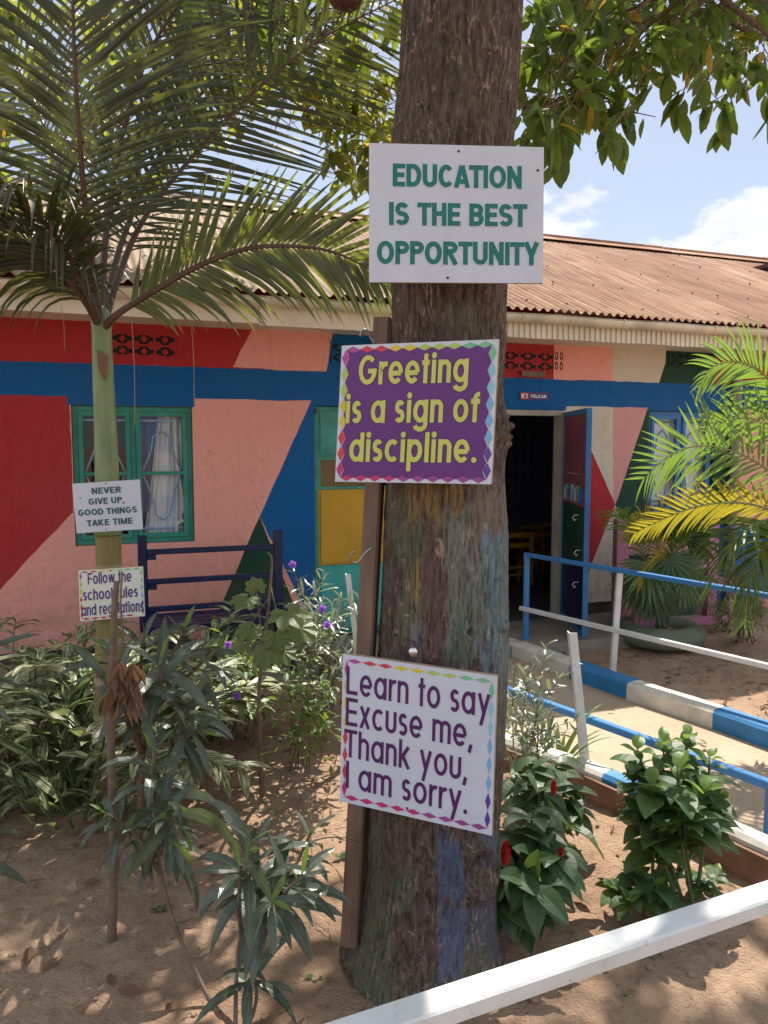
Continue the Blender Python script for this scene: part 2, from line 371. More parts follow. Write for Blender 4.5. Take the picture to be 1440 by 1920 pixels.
# ---------------------------------------------------------------- stroke lettering (own glyph skeletons, flat ended strokes)
def arc(cx, cy, rx, ry, a0, a1, n=18):
    return [(cx + rx * math.cos(R(a0 + (a1 - a0) * i / n)), cy + ry * math.sin(R(a0 + (a1 - a0) * i / n))) for i in range(n + 1)]
def glyph(ch, t, X):
    # returns strokes (polylines; closed when first == last) and advance width; cap height 1, x height X
    r = t / 2; ol = []; S = ol.append
    if ch.isupper() or ch.isdigit():
        w = {'I': t, 'E': .56, 'F': .54, 'L': .54, 'T': .62, 'N': .66, 'M': .80, 'O': .76, 'G': .74, 'C': .70, 'D': .68, 'U': .66, 'A': .74, 'V': .72, 'S': .62, 'B': .64, 'P': .62, 'R': .66, 'H': .64, 'K': .68, 'Y': .70, '1': .38}[ch]
        m = 1 - r
        if ch == 'I': S([(r, 0), (r, 1)])
        elif ch == 'E': S([(w, m), (r, m), (r, r), (w, r)]); S([(r, .51), (w * .93, .51)])
        elif ch == 'F': S([(w, m), (r, m), (r, 0)]); S([(r, .5), (w * .9, .5)])
        elif ch == 'L': S([(r, 1), (r, r), (w, r)])
        elif ch == 'T': S([(0, m), (w, m)]); S([(w / 2, m), (w / 2, 0)])
        elif ch == 'N': S([(r, 0), (r, 1)]); S([(w - r, 0), (w - r, 1)]); S([(r * .9, 1 - r * .4), (w - r * .9, r * .4)])
        elif ch == 'M': S([(r, 0), (r, 1)]); S([(w - r, 0), (w - r, 1)]); S([(r * 1.1, .98 - r * .3), (w / 2, r * 1.0), (w - r * 1.1, .98 - r * .3)])
        elif ch == 'O': S(arc(w / 2, .5, w / 2 - r, .5 - r, 90, 450, 34))
        elif ch == 'C': S(arc(w / 2, .5, w / 2 - r, .5 - r, 42, 318, 28))
        elif ch == 'G': S(arc(w / 2, .5, w / 2 - r, .5 - r, 45, 350, 28) + [(w - r, .46)]); S([(w, .46), (w * .52, .46)])
        elif ch == 'D': S([(w * .45, r), (r, r), (r, m), (w * .45, m)] + arc(w * .45, .5, w * .55 - r, .5 - r, 90, -90, 18))
        elif ch == 'U': S([(r, 1), (r, w / 2)] + arc(w / 2, w / 2, w / 2 - r, w / 2 - r, 180, 360, 16) + [(w - r, 1)])
        elif ch == 'A': S([(r * 1.05, 0), (w / 2 - r * .12, 1 - r * .3)]); S([(w - r * 1.05, 0), (w / 2 + r * .12, 1 - r * .3)]); S([(w * .2, .27), (w * .8, .27)])
        elif ch == 'V': S([(r * 1.05, 1), (w / 2 - r * .12, r * .3)]); S([(w - r * 1.05, 1), (w / 2 + r * .12, r * .3)])
        elif ch == 'S':
            ry = (1 - t) / 4; S(arc(w / 2, .5 + ry, w / 2 - r * 1.1, ry, 25, 262, 16) + arc(w / 2, .5 - ry, w / 2 - r, ry, 82, -155, 16))
        elif ch == 'P': S([(r, 0), (r, m), (w * .5, m)] + arc(w * .5, .72, w * .5 - r, .28 - r, 90, -90, 12) + [(r, .44 + r)])
        elif ch == 'R': S([(r, 0), (r, m), (w * .5, m)] + arc(w * .5, .73, w * .5 - r * 1.1, .27 - r, 90, -90, 12) + [(r, .46 + r)]); S([(w * .45, .5), (w - r * .9, 0)])
        elif ch == 'B': S([(w * .5, .52), (r, .52), (r, m), (w * .5, m)] + arc(w * .5, .76 - r / 2, w * .46 - r, .24 - r / 2, 90, -90, 12)); S([(r, .52), (r, r), (w * .5, r)] + arc(w * .5, .26 + r / 2, w * .5 - r, .26 - r / 2, -90, 90, 12))
        elif ch == 'H': S([(r, 0), (r, 1)]); S([(w - r, 0), (w - r, 1)]); S([(r, .53), (w - r, .53)])
        elif ch == 'K': S([(r, 0), (r, 1)]); S([(r, .36), (w - r * 1.1, 1)]); S([(w * .36, .52), (w - r * .9, 0)])
        elif ch == 'Y': S([(r * 1.0, 1), (w / 2, .42)]); S([(w - r * 1.0, 1), (w / 2, .42)]); S([(w / 2, .48), (w / 2, 0)])
        elif ch == '1': S([(w - r, 0), (w - r, 1)]); S([(w - r, .9), (0.02, .72)])
        return ol, w
    bw_ = 0.58; rx, ry = bw_ / 2 - r, X / 2 - r; h = X / 2
    D = -0.30
    nar = 0.50
    if ch == 'o': S(arc(bw_ / 2, h, rx, ry, 90, 450, 30)); w = bw_
    elif ch == 'c': S(arc(bw_ / 2, h, rx, ry, 48, 312, 24)); w = bw_ * .9
    elif ch == 'e': S([(r, h - .02), (bw_ - r * .9, h - .02)]); S(arc(bw_ / 2, h, rx, ry, -2, 318, 30)); w = bw_
    elif ch == 'a': S(arc(bw_ / 2, h, rx, ry, 90, 450, 30)); S([(bw_ - r, 0), (bw_ - r, X)]); w = bw_
    elif ch == 'd': S(arc(bw_ / 2, h, rx, ry, 90, 450, 30)); S([(bw_ - r, 0), (bw_ - r, 1)]); w = bw_
    elif ch == 'b': S(arc(bw_ / 2, h, rx, ry, 90, 450, 30)); S([(r, 0), (r, 1)]); w = bw_
    elif ch == 'p': S(arc(bw_ / 2, h, rx, ry, 90, 450, 30)); S([(r, D), (r, X)]); w = bw_
    elif ch == 'q': S(arc(bw_ / 2, h, rx, ry, 90, 450, 30)); S([(bw_ - r, D), (bw_ - r, X)]); w = bw_
    elif ch == 'g': S(arc(bw_ / 2, h, rx, ry, 90, 450, 30)); S([(bw_ - r, X), (bw_ - r, D + .25 + r)] + arc(bw_ / 2, D + .25, rx, .25 - r, 0, -165, 16)); w = bw_
    elif ch == 'f': S([(.13 + r * .4, 0), (.13 + r * .4, .78)] + arc(.13 + r * .4 + .14, .80, .14, .2 - r, 180, 80, 8)); S([(0, X - r), (.34, X - r)]); w = .36
    elif ch == 't': S([(.15, 0), (.15, .98)]); S([(0, X - r), (.30, X - r)]); w = .30
    elif ch == 'i': S([(r, 0), (r, X)]); S('dot'); w = t
    elif ch == 'j': S([(r + .08, X), (r + .08, -.1)] + arc(.0, -.12, r + .08, .12, 0, -80, 6)); S('dot'); w = t + .08
    elif ch == 'l': S([(r, 0), (r, 1)]); w = t
    elif ch in 'nhmru':
        w = nar; q = (nar - t) / 2
        if ch == 'n' or ch == 'h': S([(r, 0), (r, 1 if ch == 'h' else X)]); S([(r, X - r - q - .02)] + arc(r + q, X - r - q, q, q, 180, 0, 14) + [(nar - r, 0)])
        elif ch == 'u': S([(r, X), (r, r + q)] + arc(r + q, r + q, q, q, 180, 360, 14) + [(nar - r, X)])
        elif ch == 'r': S([(r, 0), (r, X)]); S([(r, X - r - .22)] + arc(r + .22, X - r - .24, .22, .24, 180, 78, 10)); w = .31
        elif ch == 'm':
            q = .15 + .02; S([(r, 0), (r, X)])
            for k in (0, 1): S([(r + 2 * q * k, X - r - q - .02)] + arc(r + q + 2 * q * k, X - r - q, q, q, 180, 0, 12) + [(r + 2 * q * (k + 1), 0)])
            w = 4 * q + t
    elif ch == 's': 
        w = .40; ry2 = (X - t) / 4; S(arc(w / 2, h + ry2, w / 2 - r * 1.1, ry2, 30, 258, 14) + arc(w / 2, h - ry2, w / 2 - r, ry2, 78, -150, 14))
    elif ch == 'w': w = .78; S([(r, X), (w * .29, r * .6)]); S([(w * .29, r * .6), (w * .5, X)]); S([(w * .5, X), (w * .71, r * .6)]); S([(w * .71, r * .6), (w - r, X)])
    elif ch == 'x': w = .50; S([(r, 0), (w - r, X)]); S([(r, X), (w - r, 0)])
    elif ch == 'y': w = .54; S([(r, X), (w * .52, .10)]); S([(w - r, X), (w * .30, D)])
    elif ch == 'k': w = .50; S([(r, 0), (r, 1)]); S([(r, .27), (w - r, X)]); S([(w * .38, X * .55), (w - r * .7, 0)])
    elif ch == '.': S('pt'); w = t * 1.1
    elif ch == ',': S([(r * 1.6, t * .9), (r * .4, -.16)]); w = t * 1.1
    else: w = .3
    return ol, w

def stroke_quads(pl, t):
    # mitred ribbon
    pl = [p for i, p in enumerate(pl) if i == 0 or abs(p[0] - pl[i - 1][0]) + abs(p[1] - pl[i - 1][1]) > 1e-3]
    n = len(pl); closed = (abs(pl[0][0] - pl[-1][0]) < 1e-6 and abs(pl[0][1] - pl[-1][1]) < 1e-6)
    if closed: pl = pl[:-1]; n -= 1
    L, Rr = [], []
    for i in range(n):
        p = V(pl[i]).to_2d()
        a = V(pl[(i - 1) % n]).to_2d() if (i > 0 or closed) else None
        b = V(pl[(i + 1) % n]).to_2d() if (i < n - 1 or closed) else None
        d1 = (p - a).normalized() if a is not None else None; d2 = (b - p).normalized() if b is not None else None
        if d1 is None: d1 = d2
        if d2 is None: d2 = d1
        n1 = V((-d1.y, d1.x)); n2 = V((-d2.y, d2.x)); m = (n1 + n2)
        if m.length < 1e-5: m = n1
        m.normalize(); k = 1 / max(0.45, m.dot(n1)); L.append(p + m * k * t / 2); Rr.append(p - m * k * t / 2)
    q = []
    for i in range(n if closed else n - 1):
        j = (i + 1) % n; q.append((L[i], L[j], Rr[j], Rr[i]))
    return q
def V2(p): return V((p[0], p[1], 0))

def text_layout(txt, t, X, sp_=0.11, wsp=0.34):
    x = 0; out = []
    for ch in txt:
        if ch == ' ': x += wsp; continue
        g, w = glyph(ch, t, X); kn = {'A': .06, 'T': .03, 'Y': .04, 'V': .05}.get(ch, 0) if out else 0; x -= kn; out.append((x, g)); x += w + sp_ - {'A': .06, 'T': .03, 'Y': .04, 'V': .05, 'P': .02}.get(ch, 0)
    return out, x - sp_
def put_text(mb, txt, t, X, f, x0, x1, yb, cap, z0, mi, grow=0.0, sp_=0.11, wsp=0.34):
    """f(x, y, z) maps panel coordinates to space; the line is fitted between x0 and x1, baseline yb, capital height cap"""
    lay, wid = text_layout(txt, t, X, sp_, wsp); sx = (x1 - x0) / wid; z = z0
    for x, g in lay:
        for pl in g:
            if pl == 'dot' or pl == 'pt':
                cy = 0.92 if pl == 'dot' else t * .55; rr = t * .6 + grow / 2
                pts = [(x + t / 2 + rr * math.cos(R(a)), cy + rr * (1.1 if pl == 'dot' else 1.0) * math.sin(R(a))) for a in range(0, 360, 24)]
                mb.face([f(x0 + p[0] * sx, yb + p[1] * cap, z) for p in pts], mi); z += 2.5e-5; continue
            pl2 = [(p[0] + x, p[1]) for p in pl]
            for q in stroke_quads([(*p, 0) for p in pl2], t + grow):
                mb.face([f(x0 + p[0] * sx, yb + p[1] * cap, z) for p in q[::-1]], mi)
            z += 2.5e-5

# ---------------------------------------------------------------- ground, path, kerbs
def soil_mat():
    n = NT('red_brown_soil'); co = n.co('Object')
    a = n.noise(co, 1.1, 7, 0.62); b = n.noise(co, 14, 8, 0.7); c = n.noise(co, 95, 4, 0.6)
    k = n.mix(n.rng(a, 0.35, 0.68), (0.38, 0.236, 0.152), (0.52, 0.358, 0.245))
    k = n.mix(n.rng(b, 0.5, 0.76, 0, 0.8), k, (0.17, 0.09, 0.055))
    k = n.mix(n.rng(c, 0.62, 0.70, 0, 0.65), k, (0.12, 0.065, 0.045))
    k = n.mix(n.rng(n.noise(n.co('Object', (1, 1, 1), (5, 3, 0)), 70, 3), 0.68, 0.74, 0, 0.6), k, (0.56, 0.42, 0.30))
    n.color(k); n.rough(0.92, 0.15)
    h = n.math('ADD', n.math('MULTIPLY', b, 1.2), n.math('MULTIPLY', c, 0.45)); n.bump(h, 1.0, 0.035)
    return n.mat
M['soil'] = soil_mat()
def concrete_mat():
    n = NT('tan_concrete'); co = n.co('Object'); a = n.noise(co, 1.5, 6, 0.6); b = n.noise(co, 30, 6, 0.65)
    k = n.mix(n.rng(a, 0.35, 0.7), (0.44, 0.34, 0.24), (0.36, 0.26, 0.18)); k = n.mix(n.rng(b, 0.52, 0.75, 0, 0.6), k, (0.25, 0.18, 0.13))
    n.color(k); n.rough(0.85, 0.2); n.bump(b, 0.35, 0.006); return n.mat
M['concrete'] = concrete_mat()

far_px = [(900, 1216), (958, 1232), (1067, 1272), (1174, 1312), (1335, 1367), (1440, 1405), (1640, 1478)]
far_pts = [onz(x, y, 0.02) for x, y in far_px]
near_px = [(700, 1290), (900, 1372), (1090, 1436), (1128, 1451), (1200, 1482), (1370, 1556), (1440, 1588), (1640, 1680)]
near_pts = [onz(x, y, 0.14) for x, y in near_px]
for q_ in (far_pts, near_pts): q_.append(q_[-1] + (q_[-1] - q_[-2]).normalized() * 2.5)
def poly_y(pts, x):
    pts = sorted(pts, key=lambda p: p.x)
    for a, b in zip(pts, pts[1:]):
        if a.x <= x <= b.x: return a.y + (b.y - a.y) * (x - a.x) / (b.x - a.x)
    return None
def on_path(x, y):
    if x < near_pts[0].x: return False
    f = poly_y(far_pts, x); g = poly_y(near_pts, x)
    if f is None: f = 99 if x < far_pts[0].x else -99
    if g is None: g = -99
    return g + 0.02 < y < f + 0.02
def gz(x, y):
    if on_path(x, y): return -0.05
    p = V((x, y, 0))
    h = 0.030 * mn.noise(p * 1.1) + 0.016 * mn.noise(p * 4.1 + V((3, 1, 0))) + 0.012 * mn.noise(p * 9) + 0.009 * mn.noise(p * 22)
    return h * max(0, min(1, 1.5 - 0.12 * abs(y - 3)))
def axis(lo, hi, st, far):
    a = list(np.arange(lo, hi, st)); k = st; x = hi; r = []
    while x < far: r.append(x); k *= 1.5; x += k
    k = st; x = lo - st; l = []
    while x > -far: l.append(x); k *= 1.5; x -= k
    return l[::-1] + a + r
xs = axis(-3.2, 3.2, 0.032, 400); ys = axis(0.6, 6.6, 0.032, 400)
mb = MB(); nx_, ny_ = len(xs), len(ys)
mb.v = [(x, y, gz(x, y) if (-4 < x < 4 and 0 < y < 8) else 0.0) for y in ys for x in xs]
mb.f = [(j * nx_ + i, j * nx_ + i + 1, (j + 1) * nx_ + i + 1, (j + 1) * nx_ + i) for j in range(ny_ - 1) for i in range(nx_ - 1)]
mb.uv = [[(0, 0)] * 4] * len(mb.f); mb.m = [0] * len(mb.f)
structure(mb.build('ground', M['soil'], smooth=True))

mb = MB()
pp = [near_pts[0]] + near_pts[1:]; qq = far_pts
n_ = 24
def samp(pts, t):
    L = [0]
    for a, b in zip(pts, pts[1:]): L.append(L[-1] + (b - a).length)
    s_ = t * L[-1]
    for i in range(len(pts) - 1):
        if s_ <= L[i + 1] + 1e-9: return pts[i].lerp(pts[i + 1], (s_ - L[i]) / (L[i + 1] - L[i]))
    return pts[-1]
for i in range(n_):
    a, b = samp(near_pts, i / n_), samp(near_pts, (i + 1) / n_); c, d = samp(far_pts, (i + 1) / n_), samp(far_pts, i / n_)
    for p in (a, b, c, d): p.z = 0.022
    mb.face([a, b, c, d])
    mb.face([a - V((0, 0, .1)), b - V((0, 0, .1)), b, a])
structure(mb.build('path', M['concrete']))

def kerb(name, pts, cols, w, z0, z1, side):
    # painted kerb blocks with worn, rounded top arrises
    root = None; mbk = MB(); jit = random.Random(3)
    for i in range(len(pts) - 1):
        a, b = pts[i].copy(), pts[i + 1].copy(); a.z = b.z = 0
        t = (b - a).normalized(); nrm = V((-t.y, t.x, 0)) * side
        m = max(2, int((b - a).length / 0.06))
        for k in range(m):
            A, B = a.lerp(b, k / m), a.lerp(b, (k + 1) / m)
            def pr(P, q):
                j = 0.004 * mn.noise(P * 9); c = 0.018
                return [P + V((0, 0, z0)), P + V((0, 0, z1 - c)) - nrm * j, P + nrm * c + V((0, 0, z1 + j)), P + nrm * (w - c) + V((0, 0, z1 - j)), P + nrm * w + V((0, 0, z1 - c)), P + nrm * w + V((0, 0, z0))]
            pa, pb = pr(A, k), pr(B, k + 1)
            for q in range(5): mbk.face([pa[q], pb[q], pb[q + 1], pa[q + 1]], cols[i])
            if i == 0 and k == 0: mbk.face(pa)
    return structure(mbk.build(name, [M['kerb_white'], M['kerb_blue']]))
kerb('far_kerb', far_pts, [0, 0, 1, 0, 1, 1, 0], 0.13, -0.08, 0.13, 1)
kerb('near_kerb', near_pts, [0, 0, 0, 1, 0, 0, 1, 0], 0.10, -0.08, 0.14, 1)
# unpainted dirty footing course on the bed side of the near kerb
mb = MB()
for a, b in zip(near_pts, near_pts[1:]):
    a, b = V((a.x, a.y, 0)), V((b.x, b.y, 0)); t = (b - a).normalized(); nr = V((t.y, -t.x, 0))
    mb.obox(a + V((0, 0, -.08)) + nr * 0.002, b - a, nr * 0.022, (0, 0, 0.185))
structure(mb.build('near_kerb_footing', M['brick']))

# ---------------------------------------------------------------- school building (local frame: x along the wall, y into the house, z up)
bld = thing('school_building', 'long single storey school painted in coloured blocks under a rusty corrugated roof', 'building', W0, WA)
X0, X1, HT = -7.2, 5.2, 2.78
def P(*pts, off=0.0): return [(bw(x, y, off).x, bw(x, y, off).z) for x, y in pts]
zb1 = (bw(20, 676).z + bw(590, 697).z + bw(1000, 709).z) / 3; zb0 = (bw(20, 740).z + bw(590, 752).z + bw(1080, 762).z) / 3
def bx(px, py=800): return bw(px, py).x
patches = []      # (material index, polygon) later ones win
WM = ['pink', 'red', 'blue', 'green', 'cream', 'lpink', 'black']
def patch(mat, poly): patches.append((WM.index(mat), poly))
def rect(a, b, z0, z1): return [(a, z0), (b, z0), (b, z1), (a, z1)]
xdl, xdr = bx(952 - 25), bx(1057)                     # right doorway
d2l, d2r = bx(589), bx(745)                           # left teal double door
patch('pink', rect(X0, X1, 0, HT))
# left of the trunk
patch('red', rect(X0, bx(132), bw(135, 962).z, zb0)); 
a_, b_ = bw(135, 962), bw(0, 1105); sl_ = (b_.z - a_.z) / (b_.x - a_.x)
patch('red', [(a_.x, a_.z), (X0, a_.z), (X0, a_.z + sl_ * (X0 - a_.x))])
patch('blue', P((583, 752), (487, 968), (590, 1180), (590, 752)))
patch('green', P((487, 968), (380, 1215), (600, 1262)))
patch('blue', P((498, 992), (590, 752), (592, 1180)))
# right of the K1 door
xr = bx(1057)
patch('cream', rect(xr, bx(1150, 900), 0.0, zb0))
patch('lpink', P((1149, 755), (1149, 1000), (1153, 950), (1220, 757)))
patch('red', P((1100, 824), (1154, 947), (1105, 1068), (1085, 1110), (1085, 800)))
patch('green', P((1219, 752), (1153, 950), (1215, 1180), (1400, 1180), (1400, 752)))
patch('cream', P((1154, 947), (1128, 1010), (1100, 1140), (1150, 1140), (1180, 1010)))
patch('blue', [(bx(1335), 0.12), (X1, 0.12), (X1, bw(1400, 990).z), (bx(1335), bw(1340, 985).z)])
patch('pink', [(bx(1389), bw(1400, 985).z), (X1, bw(1400, 985).z), (X1, zb0), (bx(1389), zb0)])
# frieze above the band
patch('red', rect(X0, X1, zb1, HT))
patch('pink', P((500, 560), (437, 688), (615, 700), (634, 560)) )
patch('blue', P((634, 560), (612, 700), (800, 720), (800, 560)))
patch('red', rect(bx(900), bx(1036), zb1, HT))
patch('pink', rect(bx(1036), bx(1150), zb1, HT))
patch('cream', P((1150, 600), (1148, 714), (1234, 722), (1248, 680), (1252, 600)))
patch('green', P((1252, 600), (1248, 680), (1234, 722), (1333, 722), (1347, 690), (1335, 650), (1335, 600)))
patch('blue', rect(X0, X1, zb0, zb1))
# openings
wl_, wr_ = bx(134), bx(361); wzt, wzb = bw(247, 761).z, bw(250, 1020).z
w2l, w2r = bx(1216, 850), bx(1338, 850); w2t, w2b = bw(1216, 770).z, bw(1216, 962).z
dzt = bw(1000, 768).z; d2t = bw(595, 761).z
FLOOR = 0.10
openings = [(wl_, wr_, wzb, wzt), (w2l, w2r, w2b, w2t), (xdl, xdr, FLOOR - .1, dzt), (d2l, d2r, FLOOR - .1, d2t)]
for a_, b_, c_, d_ in openings: patch('blue', rect(a_ - .02, b_ + .02, d_ - .001, zb0 + .01))
patch('black', rect(X0, bx(1165), 0.0, 0.17)); patch('black', rect(xr, bx(1160), 0.0, 0.20))
def inpoly(x, z, poly):
    c = False; j = len(poly) - 1
    for i in range(len(poly)):
        (xi, zi), (xj, zj) = poly[i], poly[j]
        if (zi > z) != (zj > z) and x < (xj - xi) * (z - zi) / (zj - zi) + xi: c = not c
        j = i
    return c
bm = bmesh.new()
bm.faces.new([bm.verts.new((x, 0, z)) for x, z in ((X0, -0.1), (X1, -0.1), (X1, HT), (X0, HT))])
def cut(a, b):
    d = V((b[0] - a[0], 0, b[1] - a[1])); nrm = V((-d.z, 0, d.x))
    if nrm.length < 1e-6: return
    bmesh.ops.bisect_plane(bm, geom=bm.verts[:] + bm.edges[:] + bm.faces[:], dist=1e-5, plane_co=(a[0], 0, a[1]), plane_no=nrm.normalized())
seen = set()
for mi, poly in patches + [(0, rect(a, b, c, d)) for a, b, c, d in openings]:
    for i in range(len(poly)):
        a, b = poly[i], poly[(i + 1) % len(poly)]
        L_ = math.hypot(b[0] - a[0], b[1] - a[1])
        if L_ < 1e-5: continue
        nx, nz = -(b[1] - a[1]) / L_, (b[0] - a[0]) / L_
        if nx < -1e-9 or (abs(nx) < 1e-9 and nz < 0): nx, nz = -nx, -nz
        key = (round(nx, 3), round(nz, 3), round(nx * a[0] + nz * a[1], 3))
        if key in seen: continue
        seen.add(key); cut(a, b)
dead = []
for f in bm.faces:
    c = f.calc_center_median()
    if any(a < c.x < b and z0 < c.z < z1 for a, b, z0, z1 in openings): dead.append(f); continue
    for mi, poly in patches:
        if inpoly(c.x, c.z, poly): f.material_index = mi
bmesh.ops.delete(bm, geom=dead, context='FACES')
for lo, hi, n in ((.12, .3, 3), (.3, .8, 8), (.8, 2, 20), (2, 99, 60)):
    ed_ = [e for e in bm.edges if lo <= e.calc_length() < hi and not e.is_boundary]
    if ed_: bmesh.ops.subdivide_edges(bm, edges=ed_, cuts=n)
for v in bm.verts:
    if v.is_boundary: continue
    p = v.co; v.co = p + V((mn.noise(p * 9) * .006 + mn.noise(p * 31) * .0025, 0, mn.noise(p * 9 + V((7, 0, 0))) * .006 + mn.noise(p * 31 + V((9, 0, 0))) * .0025))
me = bpy.data.meshes.new('wall'); bm.to_mesh(me); bm.free()
for k in WM: me.materials.append(M[k])
wall = bpy.data.objects.new('wall', me); COL.objects.link(wall); wall.parent = bld

TH = 0.17       # wall thickness: reveals, then the rooms behind
mb = MB()
for (a, b, z0, z1), mi in zip(openings, (0, 3, 2, 2)):
    rr = [((a, z0), (a, z1)), ((b, z1), (b, z0)), ((a, z1), (b, z1)), ((b, z0), (a, z0))]
    for (p, q) in rr: mb.face([(p[0], 0, p[1]), (q[0], 0, q[1]), (q[0], TH, q[1]), (p[0], TH, p[1])], mi)
mb.build('reveal', [M[k] for k in WM], bld)
# rooms
mb = MB(); D = 3.6; ZC = 2.7
xp = (d2r + xdl) / 2
# the inner face of the front wall with the openings left free
xsx = sorted([X0, X1] + [v for o in openings for v in o[:2]]); zsx = sorted([0, ZC] + [v for o in openings for v in o[2:]] )
for i in range(len(xsx) - 1):
    for j in range(len(zsx) - 1):
        cx, cz = (xsx[i] + xsx[i + 1]) / 2, (zsx[j] + zsx[j + 1]) / 2
        if cz < 0 or any(a < cx < b and z0 < cz < z1 for a, b, z0, z1 in openings): continue
        mb.face([(xsx[i], TH, zsx[j]), (xsx[i + 1], TH, zsx[j]), (xsx[i + 1], TH, zsx[j + 1]), (xsx[i], TH, zsx[j + 1])])
mb.face([(X0, D, 0), (X1, D, 0), (X1, D, ZC), (X0, D, ZC)])
mb.face([(X0, TH, 0), (X0, D, 0), (X0, D, ZC), (X0, TH, ZC)]); mb.face([(X1, TH, 0), (X1, D, 0), (X1, D, ZC), (X1, TH, ZC)])
mb.face([(X0, TH, ZC), (X1, TH, ZC), (X1, D, ZC), (X0, D, ZC)])
mb.box(xp - .06, xp + .06, TH + .003, D - .003, 0.105, ZC - .003)
mb.build('interior_wall', M['dark_room'], bld)
mb = MB(); mb.face([(X0 + .01, 0.0, FLOOR), (X1 - .01, 0.0, FLOOR), (X1 - .01, D - .01, FLOOR), (X0 + .01, D - .01, FLOOR)]); mb.build('room_floor', M['room_floor'], bld)
# house sides, back and gables
mb = MB(); DB = 5.6
mb.face([(X0, 0, -.1), (X0, DB, -.1), (X0, DB, HT), (X0, 0, HT)]); mb.face([(X1, 0, -.1), (X1, DB, -.1), (X1, DB, HT), (X1, 0, HT)]); mb.face([(X0, DB, -.1), (X1, DB, -.1), (X1, DB, HT), (X0, DB, HT)])
mb.build('side_wall', M['pink'], bld)

# alphabet painted on the back wall of the classroom
def wall_f(x, y, z): return (x, D - 0.004 - z, y)
mb = MB()
rows = ['abcd', 'efgh', 'ijkl', 'mnop', 'qrst']
for r_, (txt, py) in enumerate(zip(rows, (824, 848, 872, 896, 920))):
    for k, ch in enumerate(txt):
        p = bw(948 + k * 15.5, py, D); s_ = 0.085
        g, w = glyph(ch, .22, .72)
        mb = MB(); put_text(mb, ch, .22, .72, wall_f, p.x, p.x + w * s_ * 1.25, p.z, s_ * 1.35, 0, 0); mb.build('painted_letter', M['letter_dark'], bld)

# verandah slab
mb = MB(); mb.box(X0, bx(1170), -0.78, -0.002, -0.06, FLOOR - .004)
slab = structure(mb.build('verandah_floor', M['slab'])); slab.location = W0; slab.rotation_euler = (0, 0, WA)

# --- left window
def casement(mb_, a, b, z0, z1, y, w, mi=0, dep=.035):
    mb_.box(a, a + w, y, y + dep, z0, z1, mi); mb_.box(b - w, b, y, y + dep, z0, z1, mi)
    mb_.box(a + w, b - w, y + .001, y + dep - .001, z0, z0 + w, mi); mb_.box(a + w, b - w, y + .001, y + dep - .001, z1 - w, z1, mi)
def glass_mat():
    n = NT('window_glass'); tr = n.n('ShaderNodeBsdfTransparent'); tr.inputs[0].default_value = (0.95, 0.97, 0.97, 1)
    n.rough(0.06, 0.5); n.color((0.03, 0.04, 0.04)); gl = n.n('ShaderNodeBsdfGlossy'); gl.inputs['Roughness'].default_value = 0.03
    lw = n.n('ShaderNodeLayerWeight'); lw.inputs[0].default_value = 0.35
    ms = n.n('ShaderNodeMixShader'); n.l(n.rng(lw.outputs['Fresnel'], 0, 1, 0.03, 0.35), ms.inputs[0]); n.l(tr.outputs[0], ms.inputs[1]); n.l(gl.outputs[0], ms.inputs[2])
    n.l(ms.outputs[0], n.out.inputs[0]); return n.mat
M['glass'] = glass_mat()
def window(a, b, z0, z1, mid, zbar, mf, mg, label, y=0.03):
    m_ = MB(); casement(m_, a + .004, b - .004, z0 + .004, z1 - .004, y, .035)
    m_.box(mid - .018, mid + .018, y + .002, y + .033, z0 + .039, z1 - .039)
    w_ = m_.build('window', M[mf], bld); w_['label'] = label
    for l, r_ in ((a + .041, mid - .02), (mid + .02, b - .041)):
        m2 = MB(); casement(m2, l, r_, z0 + .041, z1 - .041, y - .012, .03, 0, .03)
        m2.box(l + .03, r_ - .03, y - .008, y + .014, zbar - .012, zbar + .012); m2.build('sash', M[mf], w_)
        m3 = MB(); m3.face([(l + .028, y + .004, z0 + .068), (r_ - .028, y + .004, z0 + .068), (r_ - .028, y + .004, z1 - .068), (l + .028, y + .004, z1 - .068)]); m3.build('pane', M['glass'], w_)
        # burglar grille: uprights and bent hexagon bars
        m4 = MB(); yg = y + .045; c = (l + r_) / 2; W_ = r_ - l; rr = .006
        for zz in (z0 + .10, z1 - .10, zbar): m4.beam((l - .02, yg, zz), (r_ + .02, yg, zz), .014, .014)
        m4.beam((c, yg + .012, z0 + .08), (c, yg + .012, z1 - .08), .014, .014); m4.beam((l + .03, yg + .012, z0 + .06), (l + .03, yg + .012, z1 - .1), .014, .014)
        H1 = z1 - .1 - zbar
        for s_ in (-1, 1):
            m4.tube([(c, yg - .01, z1 - .1 - H1 * .18), (c + s_ * W_ * .17, yg - .01, z1 - .1 - H1 * .32), (c + s_ * W_ * .2, yg - .01, zbar + H1 * .45), (c + s_ * W_ * .38, yg - .01, zbar + H1 * .04)], rr, 6)
            m4.tube([(c + s_ * W_ * .38, yg - .01, zbar - H1 * .03), (c + s_ * W_ * .22, yg - .01, zbar - H1 * .4), (c + s_ * W_ * .14, yg - .01, zbar - H1 * .8), (c, yg - .01, zbar - H1 * .92)], rr, 6)
        m4.build('grille', M[mg], w_)
    return w_
mid1 = bx(249); zbar1 = bw(249, 888).z
window(wl_, wr_, wzb, wzt, mid1, zbar1, 'window_teal', 'grille_blue', 'teal framed window behind the palm stem')
mid2 = bx(1278, 850); window(w2l, w2r, w2b, w2t, mid2, bw(1250, 870).z, 'door_blue', 'grille_teal', 'blue framed window behind the yellow palm')
